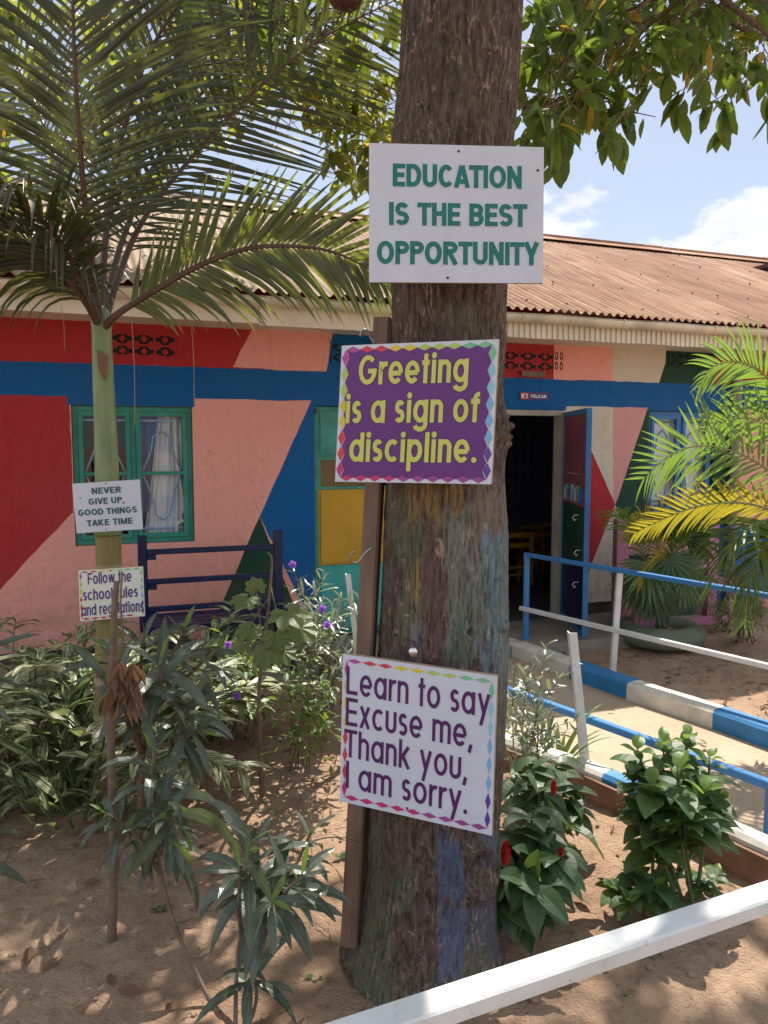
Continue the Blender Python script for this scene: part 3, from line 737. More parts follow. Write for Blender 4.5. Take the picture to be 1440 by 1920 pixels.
# curtains: pleated cloth hanging behind the panes
def curtain(name, label, x0t, x1t, x0b, x1b, zt, zb, y, m, mat2=None):
    m_ = MB(); nu, nv = 90, 14
    for j in range(nv + 1):
        v_ = j / nv
        for i in range(nu + 1):
            u = i / nu; xa = x0t + (x0b - x0t) * v_ ** 1.3; xb = x1t + (x1b - x1t) * v_
            m_.v.append((xa + (xb - xa) * u, y + .016 * math.sin(u * 44 + 1.3 * math.sin(u * 9) + .5 * v_) + .01 * math.sin(u * 13 + v_ * 3), zt + (zb - zt) * v_))
    for j in range(nv):
        for i in range(nu):
            a = j * (nu + 1) + i; m_.f.append((a, a + 1, a + nu + 2, a + nu + 1)); m_.uv.append([(0, 0)] * 4); m_.m.append(0)
    o = m_.build(name, m, None, None, True); o.location = W0; o.rotation_euler = (0, 0, WA); return tag(o, label, 'curtain')
M['cloth_white'] = simple('white_cloth', (0.82, 0.84, 0.90), 0.8, 0.12, 5, bump=0.1)
M['cloth_blue'] = simple('blue_cloth', (0.05, 0.16, 0.42), 0.8, 0.15, 5, bump=0.1)
curtain('curtain', 'white pleated curtain swept aside in the teal framed window', bx(298), bx(352), bx(262), bx(358), wzt + .02, wzb - .05, 0.10, M['cloth_white'])
curtain('curtain', 'blue curtain behind the white one in the teal framed window', bx(254), bx(362), bx(254), bx(362), wzt + .02, wzb - .05, 0.14, M['cloth_blue'])
curtain('curtain', 'grey white curtain in the blue framed window behind the yellow palm', bx(1212), bx(1342), bx(1212), bx(1342), w2t + .02, w2b - .05, 0.11, M['cloth_white'])
# white plastic waste pipe seen through the right pane
m_ = MB(); xq = bx(335); zq = bw(340, 980).z
m_.tube([(bx(329), .082, wzt), (bx(331), .082, bw(330, 860).z), (bx(346), .082, bw(346, 965).z), (bx(351), .082, zq + .035), (bx(350), .082, zq + .012), (bx(346), .082, zq), (bx(337), .082, zq), (bx(331), .082, zq - .01), (bx(329), .082, zq - .035), (bx(329), .082, wzb - .05)], .017, 10)
o = m_.build('waste_pipe', M['pvc'], None, None, True); o.location = W0; o.rotation_euler = (0, 0, WA); tag(o, 'white plastic pipe with a bend, inside the teal framed window', 'pipe')

# --- left teal double door
def panel(mb_, a, b, z0, z1, y, mi, e=.012):
    mb_.box(a, b, y, y + .02, z0, z1, mi); mb_.box(a + .018, b - .018, y - e, y - .0005, z0 + .018, z1 - .018, mi)
m_ = MB(); casement(m_, d2l + .004, d2r - .004, FLOOR + .006, d2t - .004, .02, .03); dr = m_.build('door', M['window_teal'], bld); dr['label'] = 'teal, yellow and turquoise metal door beside the trunk'
md2 = (d2l + d2r) / 2 + .1
zz = [bw(640, y).z for y in (768, 857, 918, 1060)]
for l, r_ in ((d2l + .036, md2 - .003), (md2 + .003, d2r - .036)):
    m_ = MB(); panel(m_, l, r_, zz[1] + .002, zz[0], .03, 0); m_.build('upper_panel', M['teal'], dr)
    m_ = MB(); casement(m_, l, r_, zz[2] + .002, zz[1] - .002, .03, .02, 0, .02); m_.build('light_frame', M['teal'], dr)
    m_ = MB(); m_.face([(l + .019, .04, zz[2] + .02), (r_ - .019, .04, zz[2] + .02), (r_ - .019, .04, zz[1] - .02), (l + .019, .04, zz[1] - .02)]); m_.build('pane', M['glass'], dr)
    m_ = MB(); panel(m_, l, r_, zz[3] + .002, zz[2] - .002, .03, 0); m_.build('middle_panel', M['yellow'], dr)
    m_ = MB(); panel(m_, l, r_, FLOOR + .04, zz[3] - .002, .03, 0); m_.build('lower_panel', M['turquoise'], dr)
m_ = MB(); m_.tube([(d2l + .012, .008, d2t - .02), (d2l + .012, .008, d2t - .06)], .012, 8); m_.build('hinge', M['rust'], dr)
m_ = MB(); m_.box(d2l + .06, d2r - .06, .45, .47, zz[2] - .3, zz[1] + .1); m_.build('inner_screen', M['yellow'], bld)

# --- K1 door: frame and the leaf standing open towards us
m_ = MB(); m_.box(xdr - .035, xdr - .004, -.006, .10, FLOOR + .002, dzt - .004); m_.box(xdl + .004, xdl + .055, -.006, .10, FLOOR + .002, dzt - .004); m_.box(xdl + .055, xdr - .035, -.004, .098, dzt - .05, dzt - .004); m_.build('door_frame', M['jamb'], bld)
hinge = V((xdr + .012, -.012, 0)); q = loc(at(1101, 970, 5.86)); ld = V((q.x - hinge.x, q.y - hinge.y, 0)); LW = min(ld.length, 0.86); ld.normalize(); lnn = V((ld.y, -ld.x, 0))
if lnn.dot(loc(EYE) - hinge) < 0: lnn = -lnn
ZB, ZT = FLOOR + .02, dzt - .02
def leafbox(mb_, u0, u1, z0, z1, n0, n1, mi=0): mb_.obox(hinge + ld * u0 + lnn * n0 + V((0, 0, z0)), ld * (u1 - u0), lnn * (n1 - n0), V((0, 0, z1 - z0)), mi)
m_ = MB()
for u0, u1 in ((0, .015), (LW - .02, LW)): leafbox(m_, u0, u1, ZB, ZT, -.02, .02)
for z in (ZB, ZT - .04): leafbox(m_, .016, LW - .021, z, z + .04, -.019, .019)
dl = m_.build('door_leaf', M['door_blue'], bld); dl['label'] = 'door leaf standing open in pink, green and navy panels'
for nm, z0, z1, mt in (('upper_panel', ZT - .51, ZT - .045, 'door_pink'), ('poster_panel', ZB + 1.0, ZT - .515, 'door_pink'), ('green_panel', ZB + .55, ZB + .995, 'green'), ('lower_panel', ZB + .045, ZB + .545, 'navy')):
    m_ = MB(); leafbox(m_, .016, LW - .021, z0, z1, -.012, .012); m_.build(nm, M[mt], dl)
cs = [(0.10, 0.30, 0.55), (0.55, 0.55, 0.50), (0.10, 0.40, 0.20), (0.25, 0.15, 0.45), (0.05, 0.12, 0.35), (0.3, 0.5, 0.65)]
mats = [simple('book_spine', c, 0.5, 0.2, 10, bump=0) for c in cs]
m_ = MB(); nb = 11
for k in range(nb): leafbox(m_, .06 + k * (LW - .14) / nb, .06 + (k + .8) * (LW - .14) / nb, ZB + 1.03, ZT - .64 + .02 * (k % 3), .014, .03, k % 6)
m_.build('pocket_strip', mats, dl)
for u_, z_ in ((LW - .2, ZB + .93), (LW - .12, ZB + .66), (LW - .16, ZB + .40)):
    c = hinge + ld * u_ + lnn * .02; m_ = MB()
    m_.tube([c + V((0, 0, z_)), c + lnn * .03 + V((0, 0, z_)), c + lnn * .045 + V((0, 0, z_ - .02)), c + lnn * .03 + V((0, 0, z_ - .045)), c + lnn * .018 + V((0, 0, z_ - .03))], .004, 6); m_.build('hook', M['pvc'], dl)

# --- pierced vent blocks in the frieze
def vent(x0, x1, z0, z1, mat, label):
    m_ = MB(); n = max(2, int(round((x1 - x0) / .16))); y0, y1 = -.012, -.001
    cw = (x1 - x0) / n; bar = .016
    m_.box(x0, x1, y0, y1, z0, z0 + bar); m_.box(x0, x1, y0, y1, z1 - bar, z1)
    zm = (z0 + z1) / 2; m_.box(x0, x1, y0 + .001, y1, zm - bar * .4, zm + bar * .4)
    for k in range(n + 1):
        xx = x0 + k * cw; m_.box(max(x0, xx - bar / 2), min(x1, xx + bar / 2), y0 - .001, y1, z0 + bar, z1 - bar)
    for k in range(n):
        for zc, hh in (((z0 + zm) / 2, (zm - z0)), ((zm + z1) / 2, (z1 - zm))):
            c = x0 + (k + .5) * cw
            m_.face([(c - cw * .17, y0 + .003, zc), (c, y0 + .003, zc - hh * .30), (c + cw * .17, y0 + .003, zc), (c, y0 + .003, zc + hh * .30)])
            for sx_ in (-1, 1):
                for sz_ in (-1, 1):
                    m_.face([(c + sx_ * cw * .5, y0 + .004, zc + sz_ * hh * .5), (c + sx_ * cw * .12, y0 + .004, zc + sz_ * hh * .5), (c + sx_ * cw * .26, y0 + .004, zc + sz_ * hh * .2), (c + sx_ * cw * .5, y0 + .004, zc + sz_ * hh * .12)])
    v_ = m_.build('vent_block', M[mat], bld); v_['label'] = label
    m2 = MB(); m2.box(x0 + .004, x1 - .004, -.0035, -.0015, z0 + .004, z1 - .004); m2.build('vent_shade_sheet', M['letter_dark'], v_)  # near-black sheet stands in for the shade inside the holes
def vrect(x0, x1, y0, y1, mat, label):
    a, b = bw(x0, (y0 + y1) / 2), bw(x1, (y0 + y1) / 2); vent(a.x, b.x, bw((x0 + x1) / 2, y1).z, bw((x0 + x1) / 2, y0).z, mat, label)
vrect(209, 329, 624, 671, 'red', 'red pierced vent block above the window')
vrect(620, 716, 642, 682, 'blue', 'blue pierced vent block beside the trunk')
vrect(905, 1037, 657, 696, 'red', 'red and pink pierced vent block above the open door')
vrect(1037.5, 1056, 657, 697, 'pink', 'pink end of the vent block above the open door')
vrect(1253, 1330, 660, 690, 'green', 'green painted vent block high on the right')

# --- eaves: soffit, fascia, gutter, roof
EV = -0.50
zf0 = (bw(100, 585, EV).z + bw(600, 613, EV).z) / 2; zf1 = zf0 + .15
m_ = MB(); m_.face([(X0 - .3, EV + .02, zf0 + .03), (X1 + .3, EV + .02, zf0 + .03), (X1 + .3, 0.06, zf0 + .03), (X0 - .3, 0.06, zf0 + .03)]); m_.build('soffit', M['white_board'], bld)
xj1, xj2 = bw(486, 600, EV).x, bw(800, 620, EV).x
m_ = MB(); m_.box(X0 - .3, xj1 - .002, EV, EV + .02, zf0, zf1); m_.box(xj1 + .002, xj2, EV - .004, EV + .016, zf0 - .012, zf1 - .01); m_.build('fascia_board', M['white_board'], bld)
m_ = MB(); xx = xj2 + .003; k = 0
while xx < X1 + .3:                                            # ribbed sheet fascia on the right
    m_.box(xx, xx + .024, EV - (.012 if k % 2 else 0), EV + .02, zf0 + .004 * mn.noise(V((xx * 3, 0, 0))), zf1); xx += .0245; k += 1
m_.build('ribbed_fascia', M['white_board'], bld)
m_ = MB(); gy, gr, gzc = EV - .075, .058, zf1 + .012; ns = 10; xg = [X0 - .3 + i * (X1 - X0 + .6) / 60 for i in range(61)]
for i, x in enumerate(xg):
    dz = -.012 * abs(math.sin(i * .7)) * .6
    for k in range(ns + 1):
        a = math.pi * k / ns; m_.v.append((x, gy - gr * math.cos(a), gzc + dz - gr * math.sin(a)))
    m_.v.append((x, gy - gr - .008, gzc + dz + .004))
st_ = ns + 2
for i in range(60):
    for k in range(ns): m_.f.append((i * st_ + k, (i + 1) * st_ + k, (i + 1) * st_ + k + 1, i * st_ + k + 1)); m_.uv.append([(0, 0)] * 4); m_.m.append(0)
    m_.f.append((i * st_, (i + 1) * st_, (i + 1) * st_ + ns + 1, i * st_ + ns + 1)); m_.uv.append([(0, 0)] * 4); m_.m.append(0)
gut = m_.build('gutter', M['gutter'], bld, None, True)
xx = bw(527, 565, EV).x - .9 * 5
while xx < X1:
    m_ = MB(); m_.tube([(xx, gy - (gr + .005) * math.cos(a), gzc - (gr + .006) * math.sin(a)) for a in [math.pi * k / 9 for k in range(10)]] + [(xx, EV - .006, zf1 - .03)], .006, 6); m_.build('gutter_bracket', M['gutter'], gut); xx += .9

RY0, RZ0 = EV - .06, zf1 + .055
rg = bw(1020, 450, 3.0); RY1 = 3.0; RZ1 = (bw(1020, 450, RY1).z + bw(1300, 474, RY1).z) / 2
def roof_mat():
    n = NT('rusted_corrugated_iron'); co = n.co('Object'); sx = n.n('ShaderNodeSeparateXYZ'); n.l(co, sx.inputs[0])
    sheet = n.math('FLOOR', n.math('DIVIDE', sx.outputs[0], 0.72)); wn_ = n.n('ShaderNodeTexWhiteNoise'); wn_.noise_dimensions = '1D'; n.l(sheet, wn_.inputs['W'])
    streak = n.noise(n.co('Object', (9, .5, .5)), 3, 7, 0.65); blot = n.noise(co, 1.6, 7, 0.6)
    k = n.mix(n.rng(streak, 0.34, 0.68), (0.26, 0.135, 0.080), (0.50, 0.33, 0.225)); k = n.mix(n.rng(blot, 0.48, 0.7, 0, 0.7), k, (0.13, 0.055, 0.036))
    k = n.mix(n.rng(n.noise(co, 24, 5), 0.62, 0.72, 0, 0.5), k, (0.40, 0.26, 0.18))
    old = n.mix(n.rng(streak, 0.40, 0.68), (0.46, 0.40, 0.32), (0.33, 0.21, 0.13))        # greyer zinc sheets at the left end
    sel = n.rng(n.math('ADD', sx.outputs[0], n.math('MULTIPLY', wn_.outputs[0], 1.0)), -2.6, -1.0)
    k = n.mix(sel, old, k); k = n.mix(n.math('MULTIPLY', wn_.outputs[0], 0.55), k, (0.22, 0.11, 0.062))
    n.color(k); n.rough(0.85, 0.08); n.bump(n.noise(co, 30, 5), 0.25, 0.006); return n.mat
M['roof'] = roof_mat()
def roof_sheet(y0, z0, y1, z1, seed, wob=.012):
    m_ = MB(); cols = int((X1 - X0 + .9) / .0125); rows_ = 8
    for i in range(cols + 1):
        x = X0 - .45 + i * .0125; c = .014 * math.sin(2 * math.pi * i / 6.0)
        for j in range(rows_ + 1):
            t = j / rows_; lap = 0.010 * ((t * 2) % 1.0 if t < 1 else 1)
            m_.v.append((x, y0 + (y1 - y0) * t + (.018 * mn.noise(V((math.floor((x + 20) / .72) * 3.7, seed, 0))) if j == 0 else 0), z0 + (z1 - z0) * t + c - lap + wob * mn.noise(V((x * .5, t * 2, seed)))))
    r1 = rows_ + 1
    for i in range(cols):
        for j in range(rows_): m_.f.append((i * r1 + j, (i + 1) * r1 + j, (i + 1) * r1 + j + 1, i * r1 + j + 1)); m_.uv.append([(0, 0)] * 4); m_.m.append(0)
    return m_
rf = roof_sheet(RY0, RZ0, RY1, RZ1, 1).build('roof', M['roof'], bld, None, True)
roof_sheet(2 * RY1 - RY0, RZ0, RY1, RZ1, 5).build('roof', M['roof'], bld, None, True)
m_ = MB(); sn = random.Random(2)
for rr_ in (.06, .27, .48, .70, .92):
    x = X0
    while x < X1 + .3:
        y = RY0 + (RY1 - RY0) * rr_; z = RZ0 + (RZ1 - RZ0) * rr_ + .012
        m_.ball((x + sn.uniform(-.03, .03), y + sn.uniform(-.03, .03), z), .011, 0, 6, 4, (1, 1, .7)); x += .225 * 1.66
sc_ = m_.build('roof_screw', M['rust'], rf); sc_['kind'] = 'stuff'
m_ = MB(); xx = X0 - .45
while xx < X1 + .4:
    e_ = min(xx + 1.8, X1 + .44); h0 = .012 * mn.noise(V((xx, 1, 2)))
    for s_ in (-1, 1): m_.obox((xx, RY1, RZ1 + .030 + h0), (e_ - xx + .03, 0, 0), (0, s_ * .21, -.094), (0, .0, .004))
    m_.tube([(xx, RY1, RZ1 + .034 + h0), (e_ + .03, RY1, RZ1 + .034 + h0)], .026, 8); xx += 1.8
m_.build('ridge_cap', M['roof'], rf)
# rafters and purlin ends under the eave
xx = X0
while xx < X1:
    m_ = MB(); m_.obox((xx, EV + .03, zf0 + .04), (.05, 0, 0), (0, .45, .16), (0, 0, .09)); xx += .9; m_.build('rafter', M['wood_post'], bld)
# downpipe
m_ = MB(); xq = bw(1380, 800, -.06).x; m_.tube([(xq, gy, gzc - .06), (xq, gy, gzc - .13), (xq, -.3, zf0 - .08), (xq, -.06, zf0 - .18), (xq, -.06, 0.11)], .042, 12); dp = m_.build('downpipe', M['pipe_grey'], bld, None, True)
m_ = MB(); m_.box(xq - .06, xq + .06, -.11, -.004, 1.5, 1.54); m_.build('bracket', M['pipe_grey'], dp)

# chimney stub at the right end of the ridge, small tank lid at the left
m_ = MB(); c = bw(1437, 520, 2.2); m_.box(c.x - .06, c.x + .16, 2.1, 2.35, c.z - .35, c.z + .1); m_.box(c.x - .10, c.x + .2, 2.06, 2.39, c.z + .102, c.z + .15); m_.build('roof_vent', M['rust'], bld)

# --- class plate above the open door
pl = thing('class_plate', 'small navy and red plate reading K1 PELICAN above the open door', 'sign', wrd((bw(1001, 743).x, 0, bw(1001, 743).z)), WA)
pw = abs(bw(1028.5, 743).x - bw(973.7, 743).x); ph = abs(bw(1001, 735).z - bw(1001, 751).z)
M['plate_navy'] = simple('plate_navy', (0.03, 0.02, 0.16), 0.35, 0.1, 3, bump=0); M['plate_red'] = simple('plate_red', (0.42, 0.03, 0.05), 0.35, 0.1, 3, bump=0); M['plate_white'] = simple('plate_white', (0.8, 0.8, 0.8), 0.4, 0.05, 3, bump=0)
m_ = MB(); rr = ph * .22; pts = []
for cx, cz, a0 in ((pw / 2 - rr, ph / 2 - rr, 0), (-pw / 2 + rr, ph / 2 - rr, 90), (-pw / 2 + rr, -ph / 2 + rr, 180), (pw / 2 - rr, -ph / 2 + rr, 270)):
    pts += [(cx + rr * math.cos(R(a0 + k * 18)), cz + rr * math.sin(R(a0 + k * 18))) for k in range(6)]
m_.face([(x, -.008, z) for x, z in pts])
for i in range(len(pts)): a, b = pts[i], pts[(i + 1) % len(pts)]; m_.face([(a[0], -.008, a[1]), (b[0], -.008, b[1]), (b[0], -.001, b[1]), (a[0], -.001, a[1])])
m_.build('plate', M['plate_navy'], pl)
m_ = MB(); m_.face([(-pw * .47, -.0095, -ph * .40), (-pw * .19, -.0095, -ph * .40), (-pw * .19, -.0095, ph * .40), (-pw * .47, -.0095, ph * .40)]); m_.build('red_field', M['plate_red'], pl)
m_ = MB(); ff = lambda x, y, z: (x, -.0105 - z, y)
put_text(m_, 'K1', .2, .72, ff, -pw * .44, -pw * .24, -ph * .25, ph * .52, 0, 0); m_.build('lettering', M['plate_white'], pl); m_ = MB(); put_text(m_, 'PELICAN', .2, .72, ff, -pw * .12, pw * .40, -ph * .2, ph * .38, 0, 0); m_.build('lettering', M['plate_white'], pl)
# wooden offcut under the vent block
m_ = MB(); a, b = bw(975, 700), bw(1019, 700); m_.box(a.x, b.x, -.03, -.013, bw(990, 707).z, bw(990, 696).z); m_.build('wood_plate', M['wood_post'], bld)

# ---------------------------------------------------------------- the painted tree trunk
TY = 2.30
rows_px = [(-330, 735, 1050), (-150, 748, 1010), (0, 751, 986), (70, 749, 982), (130, 747, 976), (200, 742, 969), (262, 737, 963), (400, 738, 955), (560, 740, 950), (640, 741, 950), (720, 738, 944), (800, 726, 944), (850, 724, 948), (905, 722, 950), (1000, 716, 955), (1120, 714, 957), (1220, 711, 958), (1330, 700, 954), (1420, 690, 948), (1520, 686, 943), (1600, 684, 940), (1690, 668, 939), (1760, 655, 939), (1830, 646, 937), (1900, 638, 932), (1990, 620, 940), (2040, 600, 950)]
TK = []
for y, l, r_ in rows_px:
    a, b = at(l, y, TY), at(r_, y, TY); TK.append(((a + b) / 2, (b - a).length / 2 * 0.988))
TKz = [k[0].z for k in TK]
def trunk_at(z):
    for (c0, r0), (c1, r1) in zip(TK, TK[1:]):
        if c1.z <= z <= c0.z:
            t = (c0.z - z) / (c0.z - c1.z); return c0.x + (c1.x - c0.x) * t, r0 + (r1 - r0) * t
    return (TK[0][0].x, TK[0][1]) if z > TKz[0] else (TK[-1][0].x, TK[-1][1])
def pyof(p):
    d = V(p) - EYE; ya = d.dot(V((0, cp, -sp))); return 720 + F_PX * d.x / ya, 960 - F_PX * d.dot(V((0, sp, cp))) / ya
# blotches of old paint brushed on the bark, given where they sit on the trunk (x0, x1, y0, y1, colour, strength)
GRN, PUR, TEA, BLU, YEL, GRY, LIL, DBL = (0.14, 0.17, 0.10), (0.15, 0.075, 0.085), (0.21, 0.27, 0.23), (0.16, 0.32, 0.40), (0.40, 0.26, 0.06), (0.28, 0.22, 0.18), (0.30, 0.27, 0.38), (0.085, 0.16, 0.31)
blots = [(722, 790, 905, 1010, GRN, .6), (745, 800, 1000, 1200, GRN, 1), (755, 830, 905, 975, YEL, .8), (840, 872, 910, 960, YEL, .8), (770, 792, 1050, 1110, YEL, 1), (832, 850, 1055, 1105, YEL, .8), (785, 835, 1020, 1150, PUR, 1),
         (790, 830, 1150, 1240, (0.15, 0.06, 0.075), .8), (835, 905, 960, 1240, TEA, .95), (880, 960, 900, 1040, GRY, .9), (905, 958, 1000, 1260, BLU, 1), (930, 962, 1040, 1420, TEA, .6), (842, 885, 1150, 1250, (0.09, 0.2, 0.17), .8), (772, 790, 1180, 1215, LIL, .9),
         (690, 720, 1540, 1700, GRN, .9), (660, 740, 1680, 1900, GRN, .9), (820, 865, 1565, 1690, DBL, .95), (822, 875, 1715, 1845, DBL, .9), (870, 940, 1690, 1800, (0.08, 0.12, 0.19), .8), (870, 925, 1780, 1870, (0.13, 0.14, 0.08), .9), (735, 775, 1640, 1700, (0.10, 0.15, 0.10), .7), (840, 905, 575, 640, GRN, .5), (900, 950, 1560, 1620, DBL, .5)]
NU, NV = 400, 1100
zt_, zb_ = TK[0][0].z, -0.12
mb = MB(); fis = []; pcol = []; 
for j in range(NV + 1):
    z = zb_ + (zt_ - zb_) * j / NV; cx, rr = trunk_at(max(z, TKz[-1]))
    if z < 0.12: rr *= 1 + (0.12 - z) * 0.9
    for i in range(NU):
        th = 2 * math.pi * i / NU; sx_, sy_ = math.sin(th), -math.cos(th)
        p = V((sx_ * rr, sy_ * rr, z))
        low = mn.noise(V((sx_ * 1.6, sy_ * 1.6, z * 1.1))) * 0.020 + mn.noise(V((sx_ * 4, sy_ * 4, z * 2.6))) * 0.006
        warp = mn.noise(V((sx_ * 3, sy_ * 3, z * 3.5))) * 0.5
        up_ = max(0.0, min(1.0, (z - 1.45) / 0.5))
        q = V((sx_ * 10 + warp, sy_ * 10 + warp, z * 2.6)); a1 = 1 - abs(mn.noise(q)) * 2.0
        q2 = V((sx_ * 27 + warp * 2, sy_ * 27, z * 10)); a2 = 1 - abs(mn.noise(q2)) * 2.2
        q3 = V((sx_ * 58 + warp * 3, sy_ * 58, z * 24)); a3 = mn.noise(q3); a3 = a3 - max(0, .8 - abs(mn.noise(V((sx_ * 44 - warp, sy_ * 44, z * 9)))) * 9) * .9
        cr = -max(0, a1 - 0.72) * 0.020 - max(0, a2 - 0.66) * 0.014 + a3 * 0.0026
        k = max(0, mn.noise(V((sx_ * 7, sy_ * 7, z * 6)))) * 0.004
        wob = 0.6 + 0.4 * (1 - up_)
        d = low + cr * wob + k
        if sy_ < .3:
            px, py = pyof(V((cx + p.x, TY + p.y, z)))
            e = math.hypot((px - 897) / 44, (py - 1632) / 62)                    # healed branch scar
            if e < 1.3: d += 0.026 * math.exp(-((e - .72) / .22) ** 2) - 0.010 * math.exp(-(e / .35) ** 2) + 0.004 * math.sin(e * 26) * max(0, 1.2 - e)
            e = math.hypot((px - 945) / 20, (py - 805) / 42); d += 0.030 * math.exp(-e * e * 1.3) * (1 + mn.noise(V((px * .08, py * .08, 0))))
            e = math.hypot((px - 880) / 10, (py - 1185) / 14); d += 0.010 * math.exp(-((e - .8) / .4) ** 2) - 0.02 * math.exp(-(e / .45) ** 2)
            e = math.hypot((px - 940) / 9, (py - 1168) / 16); d += 0.014 * math.exp(-((e - .6) / .5) ** 2)
        else: px, py = -1, -1
        r2 = rr + d
        mb.v.append((cx + sx_ * r2, TY + sy_ * r2, z)); fis.append(cr)
        c = (0, 0, 0); al = 0.0
        if px > 0 and py > 540:
            wx = px + 13 * mn.noise(V((px * .05, py * .016, 2))) + 6 * mn.noise(V((px * .2, py * .05, 5))); wy = py + 40 * mn.noise(V((px * .06, py * .02, 8)))
            for x0, x1, y0, y1, cc, st in blots:
                m = min(min(wx - x0, x1 - wx) / 9.0 + .5, min(wy - y0, y1 - wy) / 34.0 + .5); m = max(0, min(1, m)) * st
                if m > 0:
                    c = tuple(c[q_] * (1 - m) * (al > 0) + cc[q_] * (m if al > 0 else 1) for q_ in range(3)); al = al + (1 - al) * m
        pcol.append((*c, al))
for j in range(NV):
    for i in range(NU):
        i2 = (i + 1) % NU; mb.f.append((j * NU + i, j * NU + i2, (j + 1) * NU + i2, (j + 1) * NU + i))
mb.uv = [[(0, 0)] * 4] * len(mb.f); mb.m = [0] * len(mb.f)

def bark_mat(painted=True):
    n = NT('bark'); co = n.co('Object', (1, 1, .34)); co2 = n.co('Object')
    f = n.noise(co, 62, 9, 0.74, 0.5); g = n.noise(co2, 4, 6, 0.6); fine = n.noise(co, 150, 5, 0.6)
    k = n.mix(n.rng(f, 0.36, 0.62), (0.034, 0.022, 0.018), (0.175, 0.128, 0.104))
    k = n.mix(n.rng(g, 0.45, 0.72, 0, 0.6), k, (0.135, 0.088, 0.066))
    k = n.mix(n.rng(n.noise(n.co('Object', (1, 1, .5), (3, 3, 3)), 7, 6, 0.7), 0.55, 0.7, 0, 0.6), k, (0.055, 0.045, 0.040))
    if painted:
        at_ = n.n('ShaderNodeAttribute'); at_.attribute_name = 'paint'; fa = n.n('ShaderNodeAttribute'); fa.attribute_name = 'fissure'
        wear = n.math('MULTIPLY', n.rng(f, 0.33, 0.47), n.rng(fa.outputs['Fac'], -0.008, -0.0025))
        wear = n.math('MULTIPLY', wear, n.rng(n.noise(co, 11, 6, .65), 0.28, 0.42))
        k = n.mix(n.math('MULTIPLY', at_.outputs['Alpha'], n.math('ADD', n.math('MULTIPLY', wear, 0.46), 0.30)), k, n.mix(n.rng(fine, 0.3, 0.7, 0, .45), at_.outputs['Color'], (0.16, 0.15, 0.13)))
        # thin pale fibres running up the bark
    v = n.n('ShaderNodeTexVoronoi', feature='DISTANCE_TO_EDGE'); v.inputs['Scale'].default_value = 34
    dm = n.n('ShaderNodeVectorMath', operation='ADD'); nn_ = n.n('ShaderNodeTexNoise'); nn_.inputs['Scale'].default_value = 6; n.l(co2, nn_.inputs['Vector'])
    sc__ = n.n('ShaderNodeVectorMath', operation='SCALE'); sc__.inputs['Scale'].default_value = 0.09; n.l(nn_.outputs['Color'], sc__.inputs[0])
    n.l(n.co('Object', (1.6, 1.6, .12)), dm.inputs[0]); n.l(sc__.outputs[0], dm.inputs[1]); n.l(dm.outputs[0], v.inputs['Vector'])
    ln = n.math('MULTIPLY', n.rng(v.outputs['Distance'], 0.015, 0.060, 1, 0), n.rng(n.noise(co2, 9, 5, .7), 0.42, 0.54))
    ln = n.math('MULTIPLY', ln, n.rng(n.noise(co2, 45, 3, .6), 0.40, 0.55))
    k = n.mix(n.math('MULTIPLY', ln, 0.65), k, (0.48, 0.36, 0.26))
    n.color(k); n.rough(0.82, 0.25)
    n.bump(n.math('ADD', n.math('ADD', f, n.math('MULTIPLY', fine, .3)), n.math('MULTIPLY', ln, .25)), 0.9, 0.014); return n.mat
M['bark'] = bark_mat(True); M['bark_plain'] = bark_mat(False)
tree = thing('shade_tree', 'big shade tree with old paint on its thick trunk, carrying three slogan boards', 'tree', (TK[-1][0].x, TY, 0))
tr_o = mb.build('trunk', M['bark'], tree, tree.location, True)
a_ = tr_o.data.attributes.new('paint', 'FLOAT_COLOR', 'POINT'); a_.data.foreach_set('color', [x for c in pcol for x in c])
a_ = tr_o.data.attributes.new('fissure', 'FLOAT', 'POINT'); a_.data.foreach_set('value', fis)

# ---------------------------------------------------------------- slogan boards
def mat_sign(name, c, rough=0.4, weave=True):
    n = NT(name); co = n.co('Object'); a = n.noise(co, 9, 5, .6)
    k = n.mix(n.rng(a, .4, .75, 0, .35), c, tuple(x * .78 for x in c)); sp_ = n.noise(co, 120, 2)
    k = n.mix(n.rng(sp_, .735, .76, 0, .5), k, (0.2, 0.17, 0.15)); n.color(k); n.rough(rough, .4)
    n.bump(n.noise(co, 14, 3, .5), 0.10, 0.02); return n.mat
M['s_white'] = mat_sign('sign_vinyl_white', (0.55, 0.59, 0.69)); M['s_purple'] = mat_sign('sign_vinyl_purple', (0.115, 0.024, 0.185)); M['s_cream'] = mat_sign('sign_vinyl_cream', (0.66, 0.70, 0.60))
M['t_green'] = mat_sign('lettering_green', (0.008, 0.155, 0.145)); M['t_dgreen'] = mat_sign('lettering_dark_green', (0.012, 0.085, 0.085)); M['t_lime'] = mat_sign('lettering_lime', (0.53, 0.56, 0.13)); M['t_dark'] = mat_sign('lettering_outline', (0.035, 0.012, 0.045)); M['t_plum'] = mat_sign('lettering_plum', (0.075, 0.012, 0.11)); M['t_halo'] = mat_sign('lettering_halo', (0.68, 0.73, 0.78)); M['t_violet'] = mat_sign('lettering_violet', (0.08, 0.03, 0.20))
RAIN = {'m': (0.40, 0.07, 0.30), 'r': (0.55, 0.05, 0.07), 'y': (0.60, 0.50, 0.05), 'l': (0.38, 0.52, 0.12), 'g': (0.18, 0.48, 0.27), 'a': (0.22, 0.55, 0.62), 'b': (0.18, 0.40, 0.66), 'v': (0.10, 0.05, 0.30), 'p': (0.50, 0.03, 0.16), 'q': (0.30, 0.06, 0.26)}
for k, c in RAIN.items(): M['z_' + k] = mat_sign('border_' + k, c)

